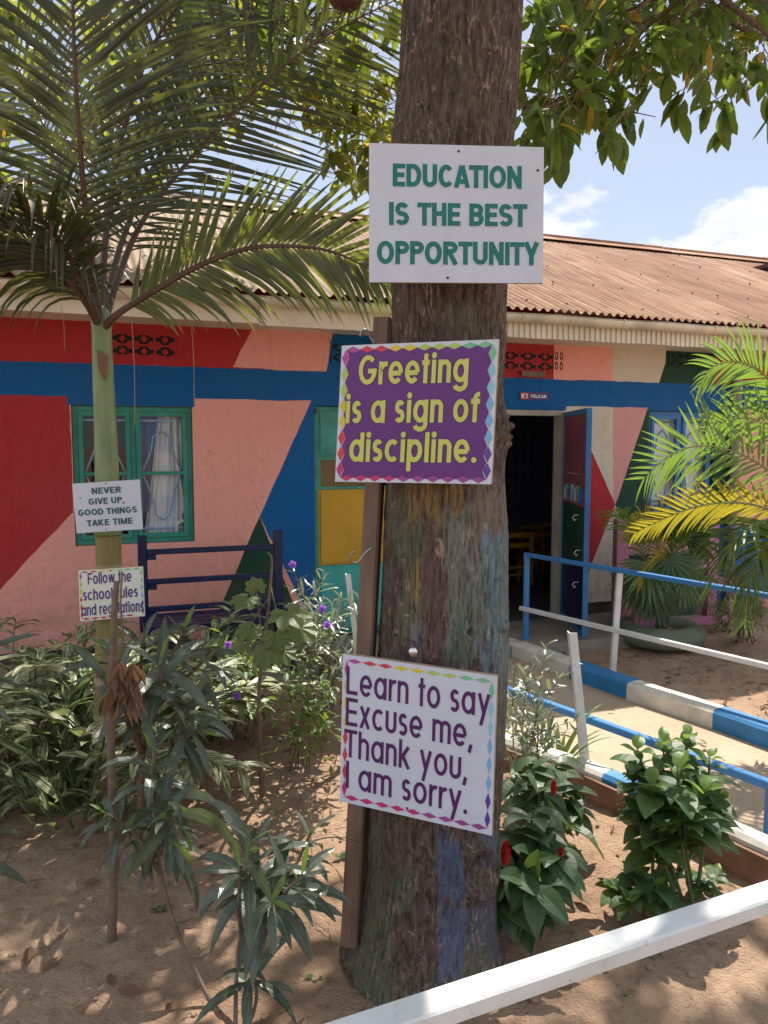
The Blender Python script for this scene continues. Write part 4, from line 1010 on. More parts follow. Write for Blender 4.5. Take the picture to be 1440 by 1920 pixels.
def board(name, label, corners, dl, dr, thick, face_mat, group=None):
    (tlx, tly), (trx, try_), (brx, bry), (blx, bly) = corners
    TL, TR, BR, BL = at(tlx, tly, dl), at(trx, try_, dr), at(brx, bry, dr), at(blx, bly, dl)
    nrm = (TR - TL).cross(BL - TL).normalized()
    if nrm.y > 0: nrm = -nrm
    c = (TL + TR + BR + BL) / 4; o = thing(name, label, 'sign', c, 0, group)
    def f(u, v, h=0.0):     # u right, v up, both 0..1
        return TL * ((1 - u) * v) + TR * (u * v) + BL * ((1 - u) * (1 - v)) + BR * (u * (1 - v)) + nrm * h - c
    m_ = MB(); e = .004
    N_ = 14
    for i in range(N_):
        for j in range(N_):
            def g_(a, b): return f(a / N_, b / N_, .00025 * mn.noise(V((a * .9, b * .9, c.z * 5))))
            m_.face([g_(i, j), g_(i + 1, j), g_(i + 1, j + 1), g_(i, j + 1)], 0)
    ed = [(i / N_, 0) for i in range(N_)] + [(1, i / N_) for i in range(N_)] + [(1 - i / N_, 1) for i in range(N_)] + [(0, 1 - i / N_) for i in range(N_)]
    for i in range(len(ed)):
        a, b = ed[i], ed[(i + 1) % len(ed)]
        qa, qb = (f(p[0], p[1], .00025 * mn.noise(V((p[0] * N_ * .9, p[1] * N_ * .9, c.z * 5)))) for p in (a, b))
        m_.face([qa, f(a[0], a[1], -thick), f(b[0], b[1], -thick), qb], 1)
    m_.face([f(0, 0, -thick), f(0, 1, -thick), f(1, 1, -thick), f(1, 0, -thick)], 1)
    m_.build('panel', [face_mat, M['sign_edge']], o)
    return o, f
def nails(o, f, pts, m='rust', r_=.0035):
    for u, v in pts: m_ = MB(); m_.ball(f(u, v, .001), r_, 0, 8, 5, (1, .6, 1)); m_.build('nail', M[m], o)
def lines(o, f, rows, t, X, mi, halo=None, grow=0, sp_=.11, wsp=.34):
    ff = lambda x, y, z: f(x, y, z)
    for txt, u0, u1, vb, cap in rows:
        m_ = MB(); m2 = MB()
        if halo: put_text(m2, txt, t, X, ff, u0, u1, 1 - vb, cap, .0007, 0, grow, sp_, wsp)
        put_text(m_, txt, t, X, ff, u0, u1, 1 - vb, cap, .0013, 0, 0, sp_, wsp)
        if halo: m2.build('lettering_outline', M[halo], o)
        m_.build('lettering', M[mi], o)
def border(o, f, top, right, bottom, left, du=.022, dv=.026, inset=.03, aspect=1.4):
    m_ = MB(); keys = sorted(set(top + right + bottom + left)); ix = {k: i for i, k in enumerate(keys)}; h = .0005
    def dia(u, v, a, b, k):
        m_.face([f(u - a, v, h), f(u, v - b, h), f(u + a, v, h), f(u, v + b, h)], ix[k])
    n = len(top); w = (1 - 2 * inset) / n
    for i, k in enumerate(top): dia(inset + (i + .5) * w, 1 - inset * aspect, w * .5, dv * .5, k)
    for i, k in enumerate(bottom): dia(inset + (i + .5) * w, inset * aspect, w * .5, dv * .6, k)
    n = len(left); q = (1 - 2 * inset * aspect) / n
    for i, k in enumerate(left): dia(inset, 1 - inset * aspect - (i + .5) * q, du * .55, q * .5, k)
    for i, k in enumerate(right): dia(1 - inset, 1 - inset * aspect - (i + .5) * q, du * .55, q * .5, k)
    m_.build('border', [M['z_' + k] for k in keys], o)

o, f = board('slogan_board', 'white board reading EDUCATION IS THE BEST OPPORTUNITY, topmost on the trunk', [(692, 268), (1020, 276), (1018, 531), (692, 529)], 2.035, 2.05, .012, M['s_white'])
lines(o, f, [('EDUCATION', .134, .873, .307, .165), ('IS THE BEST', .113, .902, .585, .166), ('OPPORTUNITY', .044, .972, .868, .170)], .215, .72, 't_green', 't_halo', .055, .045, .34)
nails(o, f, [(.51, .955), (.45, .035), (.965, .83)])
o, f = board('slogan_board', 'purple board reading Greeting is a sign of discipline, on the trunk', [(641, 648), (935, 636), (921, 908), (628, 903)], 2.12, 1.985, .016, M['s_white'])
border(o, f, 'mrryylllgg', 'gaabbbvv', 'ppppqqqqqq', 'mllyyrrp', .045, .05, .03, 1.15)
m_ = MB(); zig = []
def zz_edge(a, b, n, inx, iny):
    for i in range(n):
        for k in (0, 1):
            t = (i + k * .5) / n; u = a[0] + (b[0] - a[0]) * t; v = a[1] + (b[1] - a[1]) * t
            zig.append((u + (inx if k else 0), v + (iny if k else 0)))
zz_edge((.035, .03), (.965, .03), 10, 0, .022); zz_edge((.965, .03), (.965, .965), 8, -.022, 0); zz_edge((.965, .965), (.035, .965), 10, 0, -.022); zz_edge((.035, .965), (.035, .03), 8, .022, 0)
for i in range(len(zig)): a, b = zig[i], zig[(i + 1) % len(zig)]; m_.face([f(.5, .5, .0009), f(a[0], a[1], .0009), f(b[0], b[1], .0009)])
m_.build('purple_field', M['s_purple'], o)
def f2(u, v, h=0): return f(u, v, h + .0006)
lines(o, f2, [('Greeting', .125, .828, .289, .212), ('is a sign of', .052, .912, .568, .212), ('discipline.', .088, .905, .851, .215)], .165, .77, 't_lime', 't_dark', .045, .085, .30)
nails(o, f, [(.48, .93), (.47, .045)])
o, f = board('slogan_board', 'white board reading Learn to say Excuse me, lowest on the trunk and tilted', [(643, 1226), (932, 1268), (922, 1567), (637, 1502)], 2.12, 1.965, .016, M['s_white'])
border(o, f, 'mrryyllgg', 'gaabbbvv', 'pppppqqqq', 'mlyyrrrp', .032, .032, .03, 1.3)
lines(o, f, [('Learn to say', .030, .965, .262, .186), ('Excuse me,', .030, .862, .473, .188), ('Thank you,', .022, .835, .686, .188), ('I am sorry.', .040, .845, .897, .185)], .135, .77, 't_plum', None, 0, .10, .34)
nails(o, f, [(.46, .055)])
# big round-headed nail above the lowest board
p = at(774, 1220, 2.045); nt = thing('round_head_nail', 'shiny round nail head sticking out of the trunk above the lowest board', 'nail', p)
m_ = MB(); m_.ball((0, -.012, 0), .0125, 0, 14, 8, (1, .55, 1)); m_.build('head', M['chrome'], nt, None, True); m_ = MB(); m_.tube([(0, -.01, 0), (0, .10, 0)], .004, 8); m_.build('shank', M['steel'], nt)

PY = 3.30
o, f = board('slogan_board', 'small white board reading NEVER GIVE UP, GOOD THINGS TAKE TIME, on the palm stem', [(135, 907), (262, 899), (268, 992), (144, 1000)], PY - .085, PY - .075, .004, M['s_white'])
lines(o, f, [('NEVER', .28, .715, .235, .125), ('GIVE UP,', .22, .755, .445, .125), ('GOOD THINGS', .05, .93, .655, .125), ('TAKE TIME', .165, .855, .875, .125)], .20, .72, 't_dgreen', None, 0, .10, .34)
nails(o, f, [(.5, .96), (.45, .04), (.1, .7)], 'rust', .003)
o, f = board('slogan_board', 'small cream board reading Follow the school rules and regulations, low on the palm stem', [(147, 1070), (268, 1062), (272, 1155), (150, 1165)], PY - .085, PY - .08, .004, M['s_cream'])
border(o, f, 'mryylgg', 'gabbvv', 'pprpqp', 'mlyrrp', .035, .04, .03, 1.3)
lines(o, f, [('Follow the', .14, .815, .285, .225), ('school rules', .06, .905, .60, .225), ('and regulations', .03, .985, .90, .225)], .15, .77, 't_violet', None, 0, .09, .32)
nails(o, f, [(.5, .955)], 'rust', .003)

# ---------------------------------------------------------------- brown square post leaning beside the trunk, with wire hooks
a, b = at(719, 598, 2.36), at(657, 1768, 2.20)
t = (b - a).normalized()
bp = thing('wooden_post', 'brown square wooden post leaning against the left side of the trunk', 'post', b)
m_ = MB(); m_.beam(a - b, V((0, 0, 0)), .052, .052, 0, (0.25, 1, 0)); m_.build('timber', M['wood_post'], bp)
def hook(px, py, y, sc=1.0):
    p = at(px, py, y) - b; m_ = MB(); s = sc * y / F_PX
    pts = [(22, -2), (9, 8), (4, 14), (-2, 22), (-9, 26), (-16, 22), (-19, 13), (-15, 6), (-11, 3)]
    m_.tube(catmull([p + V((x * s, -.004 * i, -yy * s)) for i, (x, yy) in enumerate(pts)], 4), .0024, 6); m_.build('wire_hook', M['steel'], bp, None, True)
hook(676, 1028, 2.24)
p = at(690, 640, 2.3) - b; s = 2.3 / F_PX; m_ = MB(); pts = [(14, -4), (6, 4), (2, 12), (-1, 18), (-7, 20), (-12, 15), (-14, 7)]
m_.tube(catmull([p + V((x * s, -.004 * i, yy * s)) for i, (x, yy) in enumerate(pts)], 4), .003, 6); m_.build('wire_hook', M['steel'], bp, None, True)

# ---------------------------------------------------------------- rails and stakes
a, b = onz(560, 1978, .86), onz(1520, 1655, .86)
fr = thing('handrail', 'white square tube handrail crossing the foreground', 'railing', (a + b) / 2)
c_ = (a + b) / 2; t = (b - a).normalized(); A, B = a - t * .8 - c_, b + t * 1.6 - c_
m_ = MB(); m_.beam(A, B, .045, .027); m_.build('top_rail', M['rail_white'], fr)
for e in (A + t * .05, B - t * .05): m_ = MB(); m_.beam(V((e.x, e.y, -.86 - c_.z + .86 - .05)), V((e.x, e.y, -.018)), .04, .04, 0, (0, 1, 0)); m_.build('post', M['rail_white'], fr)

pb = onz(985, 1222, 0.0); pw_ = onz(1147, 1272, 0.0)
pe = pw_ + (pw_ - pb) * 1.75; 
hr = thing('handrail', 'blue and white handrail along the far side of the path', 'railing', pb)
zt = (at(987, 1040, pb.y)).z; zw = at(1157, 1068, pw_.y).z; zm1 = at(985, 1140, pb.y).z; zm2 = at(1149, 1178, pw_.y).z
L = lambda p, z: V((p.x, p.y, z)) - pb
m_ = MB(); m_.beam(L(pb, -.05), L(pb, zt - .001), .042, .042, 0, (0, 1, 0)); m_.build('post', M['rail_blue'], hr)
for k in (1, 2): 
    q = pb.lerp(pe, k / 2.75 * (1 if k == 1 else 1.3)); top = zt + (zw - zt) * k - .02
    m_ = MB(); m_.beam(L(q + V((.0, 0, 0)), -.05), L(q + V((.035, 0, 0)), top), .04, .04, 0, (0, 1, 0)); m_.build('post', M['rail_white'], hr)
dtop = (zw - zt); m_ = MB(); m_.beam(L(pb - (pw_ - pb) * .02, zt), L(pe, zt + dtop * 2.75), .04, .03); m_.build('top_rail', M['rail_blue'], hr)
m_ = MB(); off = V((-.02, -.036, 0)); m_.beam(L(pb - (pw_ - pb) * .05, zm1) + off, L(pe, zm1 + (zm2 - zm1) * 2.75) + off, .032, .032); m_.build('middle_rail', M['rail_white'], hr)

a, b = at(985, 1300, 4.05), at(1440, 1478, 2.97); b.z = a.z = (a.z + b.z) / 2
t = b - a; nr = thing('low_rail', 'low blue bar running along the near edge of the path', 'railing', V((a.x, a.y, 0)))
m_ = MB(); o_ = V((a.x, a.y, 0)); m_.beam(a - t * .6 - o_, b + t * .5 - o_, .04, .036); m_.build('bar', M['rail_blue'], nr)
for k in (-.55, 1.01): q = a + t * k; m_ = MB(); m_.beam(V((q.x, q.y, -.05)) - o_, V((q.x, q.y, a.z - .018)) - o_, .036, .036, 0, (0, 1, 0)); m_.build('post', M['rail_blue'], nr)
def stake(x0, y0, x1, y1, y, w, label):
    b = at(x1, y1, y); a = at(x0, y0, y + .02); b2 = b + (b - a).normalized() * .06
    s = thing('metal_stake', label, 'stake', b); m_ = MB()
    # an angle-iron: two flanges, open to the right
    d = a - b2; m_.obox(b2 - b, d, (w, 0, 0), (0, .005, 0)); m_.obox(b2 - b + V((0, .0052, 0)), d, (.006, 0, 0), (0, w, 0)); m_.build('angle_iron', M['rail_white'], s)
stake(1067, 1187, 1097, 1490, 3.5, .038, 'white painted stake leaning left beside the path kerb')
stake(647, 1077, 668, 1245, 3.95, .028, 'short white stake among the purple flowers left of the trunk')

# ---------------------------------------------------------------- navy bench by the left window
c = loc(at(270, 1240, 5.05)); bx0, bx1 = loc(at(270, 1100, 4.98)).x, loc(at(518, 1060, 5.45)).x; by = -.42
bench = thing('metal_bench', 'navy blue metal bench with a slatted back below the teal window', 'bench', wrd((bx0, by, 0)), WA)
wB = bx1 - bx0; zt = loc(at(270, 1008, 4.98)).z
for x in (0, wB): m_ = MB(); m_.beam((x, 0, .10), (x, 0, zt), .06, .05, 0, (0, 1, 0)); m_.build('post', M['navy'], bench)
for py in (1040, 1097, 1150):
    z = at(285, py, 4.97).z; m_ = MB(); m_.beam((.03, -.012, z), (wB - .03, -.012, z), .036, .036); m_.build('back_rail', M['navy'], bench)
    m_ = MB(); m_.box(.031, .085, -.045, .02, z - .05, z - .019); m_.build('bracket', M['navy'], bench)
for k in range(4): m_ = MB(); y = -.06 - k * .105; m_.box(-.02, wB + .02, y - .085, y, .455, .48); m_.build('seat_slat', M['navy'], bench)
for x in (0, wB):
    m_ = MB(); m_.beam((x, -.45, .10), (x, -.45, .453), .04, .04, 0, (0, 1, 0)); m_.build('leg', M['navy'], bench)
    m_ = MB(); m_.beam((x, -.43, .432), (x, -.026, .432), .036, .036); m_.build('seat_bearer', M['navy'], bench)

# pink bench at the right, behind the palms
x0, x1 = bw(1163, 1000, -.42).x, bw(1335, 1000, -.42).x; pk = thing('wooden_bench', 'pink painted bench with a slatted back under the blue window', 'bench', wrd((x0, -.42, 0)), WA)
zt = loc(at(1163, 965, 6.75)).z; wB = x1 - x0
for x in (0, wB): m_ = MB(); m_.box(x - .05, x + .05, -.03, .03, .03, zt); m_.build('post', M['bench_pink'], pk)
for z in (zt - .08, zt - .25, zt - .42): m_ = MB(); m_.box(.052, wB - .052, -.02, .01, z - .06, z + .03); m_.build('back_slat', M['bench_pink'], pk)
for k in range(2): m_ = MB(); m_.box(-.06, wB + .06, -.14 - k * .13, -.03 - k * .13, .42, .45); m_.build('seat_slat', M['bench_pink'], pk)
for x in (0, wB): m_ = MB(); m_.box(x - .04, x + .04, -.27, -.22, .03, .419); m_.build('leg', M['bench_pink'], pk)
m_ = MB(); m_.box(-.09, wB + .06, -.275, -.225, .10, .16); m_.build('foot_bar', M['bench_pink'], pk)

# small yellow chairs inside the open classroom
def chair(px, yin, rz, label):
    p = bw(px, 1000, yin); o = thing('child_chair', label, 'chair', wrd((p.x, yin, FLOOR)), WA + rz, 'yellow chairs inside the classroom')
    for sx_ in (-.15, .15):
        m_ = MB(); m_.box(sx_ - .016, sx_ + .016, .12, .15, 0, .58); m_.build('leg', M['yellow_wood'], o)
        m_ = MB(); m_.box(sx_ - .016, sx_ + .016, -.15, -.12, 0, .299); m_.build('leg', M['yellow_wood'], o)
    m_ = MB(); m_.box(-.17, .17, -.16, .117, .30, .322); m_.build('seat', M['maroon'], o)
    for z in (.42, .53): m_ = MB(); m_.box(-.133, .133, .125, .145, z, z + .05); m_.build('back_slat', M['yellow_wood'], o)
    for z in (.12, .2): m_ = MB(); m_.box(-.133, .133, .128, .142, z, z + .025); m_.build('stretcher', M['yellow_wood'], o)
chair(962, 1.5, math.pi, 'yellow child chair nearest the doorway'); chair(985, 2.2, math.pi + .1, 'yellow child chair deeper in the dark classroom, left one'); chair(1020, 2.3, math.pi - .1, 'yellow child chair deeper in the dark classroom, right one')

# ---------------------------------------------------------------- leaves
M['leaf_canopy'] = leaf_mat('canopy_leaf', (0.048, 0.098, 0.026), (0.095, 0.15, 0.036), 0.42, 0.38, (0.30, 0.42, 0.045))
M['leaf_canopy_far'] = leaf_mat('canopy_leaf_far', (0.045, 0.085, 0.018), (0.075, 0.11, 0.022), 0.5, 0.45, (0.42, 0.46, 0.05))
M['leaf_old'] = leaf_mat('canopy_leaf_yellowing', (0.42, 0.30, 0.02), (0.40, 0.20, 0.02), 0.45, 0.5, (0.8, 0.5, 0.05))
M['leaf_palm'] = leaf_mat('palm_leaflet', (0.034, 0.048, 0.030), (0.056, 0.066, 0.042), 0.10, 0.34, (0.40, 0.46, 0.06), back=(0.095, 0.090, 0.068))
M['leaf_areca'] = leaf_mat('areca_leaflet', (0.055, 0.135, 0.028), (0.09, 0.17, 0.034), 0.36, 0.24, (0.34, 0.55, 0.05), spec=1.0)
M['leaf_areca_y'] = leaf_mat('areca_leaflet_yellow', (0.30, 0.22, 0.02), (0.16, 0.20, 0.03), 0.42, 0.35, (0.60, 0.50, 0.03))
M['leaf_fan'] = leaf_mat('fan_palm_leaf', (0.030, 0.075, 0.028), (0.050, 0.095, 0.030), 0.3, 0.4, (0.28, 0.40, 0.06))
M['leaf_ole'] = leaf_mat('oleander_leaf', (0.032, 0.050, 0.036), (0.135, 0.152, 0.120), 0.2, 0.30, (0.22, 0.30, 0.07), rib=(0.16, 0.20, 0.12))
M['leaf_young'] = leaf_mat('young_leaf', (0.10, 0.20, 0.035), (0.13, 0.22, 0.04), 0.4, 0.4, (0.36, 0.5, 0.06))
M['leaf_varieg'] = leaf_mat('variegated_leaf', (0.030, 0.060, 0.028), (0.055, 0.085, 0.038), 0.28, 0.36, (0.34, 0.42, 0.12), varieg=(0.56, 0.56, 0.31))
M['leaf_broad'] = leaf_mat('broad_leaf', (0.040, 0.090, 0.030), (0.068, 0.125, 0.038), 0.25, 0.48, (0.26, 0.42, 0.05), rib=(0.08, 0.14, 0.05))
M['leaf_costus'] = leaf_mat('glossy_leaf', (0.034, 0.074, 0.028), (0.052, 0.098, 0.036), 0.2, 0.42, (0.24, 0.36, 0.05), rib=(0.07, 0.12, 0.05))
M['leaf_silver'] = leaf_mat('silvery_leaf', (0.13, 0.17, 0.12), (0.22, 0.25, 0.19), 0.25, 0.27, (0.38, 0.46, 0.18), rib=(0.3, 0.33, 0.26), spec=0.9)
M['leaf_lobed'] = leaf_mat('lobed_leaf', (0.085, 0.125, 0.042), (0.13, 0.165, 0.06), 0.35, 0.42, (0.4, 0.5, 0.1))
M['leaf_bush'] = leaf_mat('small_bush_leaf', (0.05, 0.11, 0.03), (0.09, 0.16, 0.04), 0.35, 0.45, (0.34, 0.46, 0.06))
M['leaf_dry'] = leaf_mat('dry_leaf', (0.16, 0.085, 0.05), (0.25, 0.15, 0.09), 0.2, 0.8, (0.35, 0.18, 0.08))
M['petal_purple'] = leaf_mat('purple_petal', (0.25, 0.07, 0.50), (0.32, 0.10, 0.55), 0.4, 0.5, (0.5, 0.2, 0.8))
M['petal_red'] = simple('red_bract', (0.45, 0.02, 0.02), 0.35, 0.35, 30, bump=0.2)
M['stem_brown'] = simple('woody_stem', (0.20, 0.14, 0.095), 0.75, 0.4, 25, bump=0.4, bscale=120)
M['stem_green'] = simple('green_stem', (0.10, 0.14, 0.05), 0.5, 0.3, 25)
M['rachis'] = simple('palm_rachis', (0.11, 0.062, 0.045), 0.5, 0.35, 12, bump=0.2)
M['rachis_green'] = simple('palm_rachis_green', (0.22, 0.25, 0.07), 0.45, 0.3, 12)
rng = random.Random(11)
def rv(a=1.0, r_=rng): return V((r_.uniform(-a, a), r_.uniform(-a, a), r_.uniform(-a, a)))

# --- limbs and crown of the shade tree
CR = random.Random(5)
limbs = [
    [(TK[0][0].x, TY, zt_ - .15), (.36, 2.35, 3.75), (.75, 2.7, 4.4), (1.5, 3.4, 5.2), (2.6, 4.4, 6.0), (3.9, 5.6, 6.6)],
    [(TK[0][0].x, TY, zt_ - .15), (.20, 2.40, 3.9), (.0, 3.0, 4.8), (-.4, 4.2, 5.7), (-.8, 5.6, 6.6), (-1.0, 7.4, 7.4)],
    [(TK[0][0].x - .02, TY, zt_ - .2), (.0, 2.35, 3.7), (-.8, 2.5, 4.5), (-2.0, 3.0, 5.2), (-3.4, 4.0, 5.9), (-4.8, 5.2, 6.4)],
    [(TK[0][0].x, TY, zt_ - .1), (.4, 2.1, 3.9), (.6, 1.5, 4.6), (.7, .6, 5.3), (.6, -.8, 6.0)],
    [(.75, 2.7, 4.4), (1.0, 3.1, 4.0), (1.25, 3.4, 3.62), (1.6, 3.6, 3.45), (2.1, 3.75, 3.42)],
    [(.36, 2.35, 3.75), (.75, 2.6, 3.45), (1.1, 2.85, 3.25), (1.5, 3.1, 3.15)],
    [(-.4, 4.2, 5.7), (-.7, 4.6, 4.9), (-.75, 4.9, 4.3), (-.62, 5.1, 3.8)],
    [(-2.0, 3.0, 5.2), (-1.9, 3.8, 4.7), (-1.6, 4.6, 4.3), (-1.2, 5.0, 4.1)],
    [(-3.4, 4.0, 5.9), (-3.3, 4.8, 5.1), (-3.0, 5.4, 4.5), (-2.6, 5.7, 4.1)],
    [(1.5, 3.4, 5.2), (1.2, 4.4, 5.8), (1.0, 5.6, 6.4), (1.2, 7.0, 7.2)], [(-.8, 2.5, 4.5), (-1.4, 1.6, 4.9), (-2.2, .6, 5.4)], [(-.4, 4.2, 5.7), (-1.6, 5.2, 6.2), (-2.8, 6.4, 6.8)], [(2.6, 4.4, 6), (3.2, 4.0, 6.2), (4.2, 3.6, 6.4)],
]
lr = [.115, .105, .10, .085, .030, .030, .03, .03, .03, .05, .05, .05, .05]
limb_pts = []
for pts, r0 in zip(limbs, lr):
    c = catmull(pts, 8); m_ = MB(); n = len(c)
    m_.tube(c, [r0 * (1 - .75 * i / (n - 1)) for i in range(n)], 9); m_.build('limb', M['bark_plain'], tree, tree.location, True)
    limb_pts += [p for i, p in enumerate(c) if i > 3 or r0 < .06]
crown = MB(); twigs = MB()
def elev(p): d = V(p) - EYE; return math.degrees(math.atan2(d.z, math.hypot(d.x, d.y)))
SUN_T = [(at(x, y, d), r_) for x, y, d, r_ in [(560, 470, 2.95, .42), (680, 510, 2.9, .4), (430, 480, 3.0, .25), (1290, 840, 4.2, .5), (1400, 700, 4.4, .5), (1240, 930, 4.2, .4), (1370, 950, 4.35, .4), (1200, 1000, 5.9, .5), (560, 1110, 3.7, .34), (650, 1150, 3.6, .3), (540, 1170, 3.1, .16), (150, 1330, 2.8, .12), (60, 1420, 2.8, .1), (400, 1300, 2.9, .12), (990, 1290, 3.3, .2), (1180, 1300, 5, .5), (1330, 1340, 4.5, .5), (1150, 1400, 4, .4), (1400, 1490, 3.6, .3), (1350, 1430, 3.9, .3), (1290, 1390, 2.7, .12), (1140, 1580, 2.9, .10), (1000, 1830, 1.0, .16), (1250, 1740, 1.1, .13), (840, 1880, .97, .06), (1330, 1170, 5.5, .5), (1400, 1240, 5, .5)]] + [(onz(x, y), r_ * (1.45 if x < 700 else 1.1)) for x, y, r_ in [(180, 1730, .14), (60, 1690, .12), (380, 1700, .16), (300, 1780, .16), (330, 1880, .12), (520, 1430, .22), (620, 1480, .2), (430, 1530, .16), (600, 1560, .12), (60, 1800, .10), (110, 1560, .1), (560, 1720, .09), (1120, 1640, .11), (1060, 1700, .08), (1400, 1600, .14), (1380, 1660, .1), (1090, 1870, .07), (1300, 1850, .06), (960, 1870, .05), (700, 1440, .12), (1130, 1790, .05), (1400, 1830, .05), (260, 1620, .08), (20, 1850, .07)]]
def sunlit(p, pad=0.0):
    for q, r_ in SUN_T:
        v = p - q; t = v.dot(sun_dir)
        if t > .25 and (v - sun_dir * t).length < r_ + pad: return True
    return False
def twig_cluster(tip, n, L, W, droopy=.7, spread=.22, mi=0, wire=True, old=.03, win=True):
    tip = V(tip); near = min(limb_pts, key=lambda q: (q - tip).length_squared)
    if wire and (near - tip).length < 2.6 and (win or CR.random() < .35):
        mid = near.lerp(tip, .55) + V((0, 0, .12 * (near - tip).length)) + rv(.05, CR)
        pts = catmull([near, mid, tip], 5); k = .0035 + .0035 * (near - tip).length
        twigs.tube(pts, [k * (1 - .7 * i / (len(pts) - 1)) for i in range(len(pts))], 5)
        ax = (tip - mid).normalized()
    else: ax = (rv(1, CR) + V((0, 0, -.4))).normalized()
    sub = []
    for s_ in range(max(1, n // 5)):
        e = tip + rv(spread, CR); twigs.tube([tip - ax * .05, (tip + e) / 2 + rv(.02, CR), e], [.003, .0024, .0016], 4); sub.append(e)
    for i in range(n):
        e = sub[i % len(sub)]; b = tip.lerp(e, CR.uniform(.35, 1.0)) + rv(.015, CR)
        d = (rv(1, CR) + (e - tip).normalized() * .7 + V((0, 0, -droopy))).normalized()
        if win and sunlit(b + d * L * .5, .04): continue
        s = CR.uniform(.7, 1.15); crown.leaf(b, d, (rv(.8, CR) + V((0, 0, 1))), L * s, W * s, .5, 'ell', 4, .22, 2 if CR.random() < old else mi, CR.uniform(-.5, .5))
# visible boughs: where foliage shows against the sky
def zone(n, x0, x1, ylo, yhi, d0, d1, nl, L, W, mi=0, dr=.8, sp_=.2, test=None, old=.03, win=False):
    k = 0; tries = 0
    while k < n and tries < n * 30:
        tries += 1; px, py = CR.uniform(x0, x1), CR.uniform(ylo, yhi)
        if test and not test(px, py): continue
        twig_cluster(at(px, py, CR.uniform(d0, d1)), nl, L, W, dr, sp_, mi, True, old, win); k += 1
zone(62, 985, 1460, -60, 80, 3.0, 4.4, 12, .122, .052)
zone(26, 1120, 1460, 40, 135, 3.0, 4.0, 10, .118, .05, test=lambda x, y: y < 150)
zone(32, 970, 1150, 60, 225, 2.9, 3.6, 11, .115, .048)
zone(7, 1260, 1450, 110, 165, 3.0, 3.8, 9, .118, .05)
zone(4, 1010, 1105, 215, 262, 2.8, 3.2, 7, .13, .055, sp_=.10)
zone(3, 1150, 1190, 215, 260, 2.9, 3.0, 4, .11, .045, sp_=.06)
zone(140, 330, 745, -40, 235, 4.4, 6.2, 12, .135, .056, 1, .5, .24, old=.07, win=True)
zone(46, 560, 745, 120, 310, 4.2, 5.2, 11, .125, .05, 1, .6, .2, old=.06)
zone(95, -60, 360, -40, 330, 5.0, 7.0, 12, .15, .062, 1, .4, .26, win=True)
zone(22, 380, 760, -90, 120, 3.6, 4.6, 10, .15, .062, 0, .6, .22)
# the canopy overhead, above the frame, that dapples the bed
k = 0
gaps = [(CR.uniform(-4, 4), CR.uniform(1, 8), CR.uniform(.35, .85)) for _ in range(46)]
while k < 520:
    z = CR.uniform(4.6, 7.6); x = CR.uniform(-4.8, 4.6); y = CR.uniform(.2, 9.5)
    if elev((x, y, z - .45)) < 31.5 and y > 0: continue
    gx, gy_ = x - (z) * .155, y - z * .62
    if any((gx - a) ** 2 + (gy_ - b) ** 2 < c * c for a, b, c in gaps): continue
    if gx > .9 and gy_ > 3.0 and CR.random() < .75: continue
    twig_cluster((x, y, z), 15, .17, .075, .3, .32, 0, True); k += 1
k = 0
while k < 330:                                                  # the crown also spreads back over where we stand
    x, y, z = CR.uniform(-4.2, 4.2), CR.uniform(-4.5, 1.2), CR.uniform(3.6, 6.4)
    if y > -.2 and elev((x, y, z - .4)) < 40: continue
    twig_cluster((x, y, z), 14, .18, .08, .3, .34, 0, True); k += 1
for gx0, gx1, gy0, gy1, n_ in ((.15, 1.7, 1.1, 2.9, 62), (-1.7, .1, 1.5, 3.0, 40)):     # unseen leaf clusters added to cast shade on both halves of the bed
    k = 0
    while k < n_:
        z = CR.uniform(4.7, 6.6); x, y = CR.uniform(gx0, gx1) + .169 * z, CR.uniform(gy0, gy1) + .627 * z
        if elev((x, y, z - .45)) < 31: continue
        twig_cluster((x, y, z), 14, .17, .075, .3, .30, 0, True); k += 1
crown.build('crown', [M['leaf_canopy'], M['leaf_canopy_far'], M['leaf_old']], tree, tree.location)
twigs.build('twigs', M['stem_brown'], tree, tree.location)
m_ = MB(); p = at(648, -4, 2.9); m_.ball(p, .05, 0, 14, 9, (1.25, 1, .75))
for k in range(60): q = p + V((rng.gauss(0, 1) * 1.2, rng.gauss(0, 1), rng.gauss(0, 1) * .75)).normalized() * .045; m_.ball(q, .010, 0, 6, 4)
m_.tube([p, p + V((0.02, .05, .4))], .004, 5); m_.build('seed_pod', M['rust'], tree, tree.location)

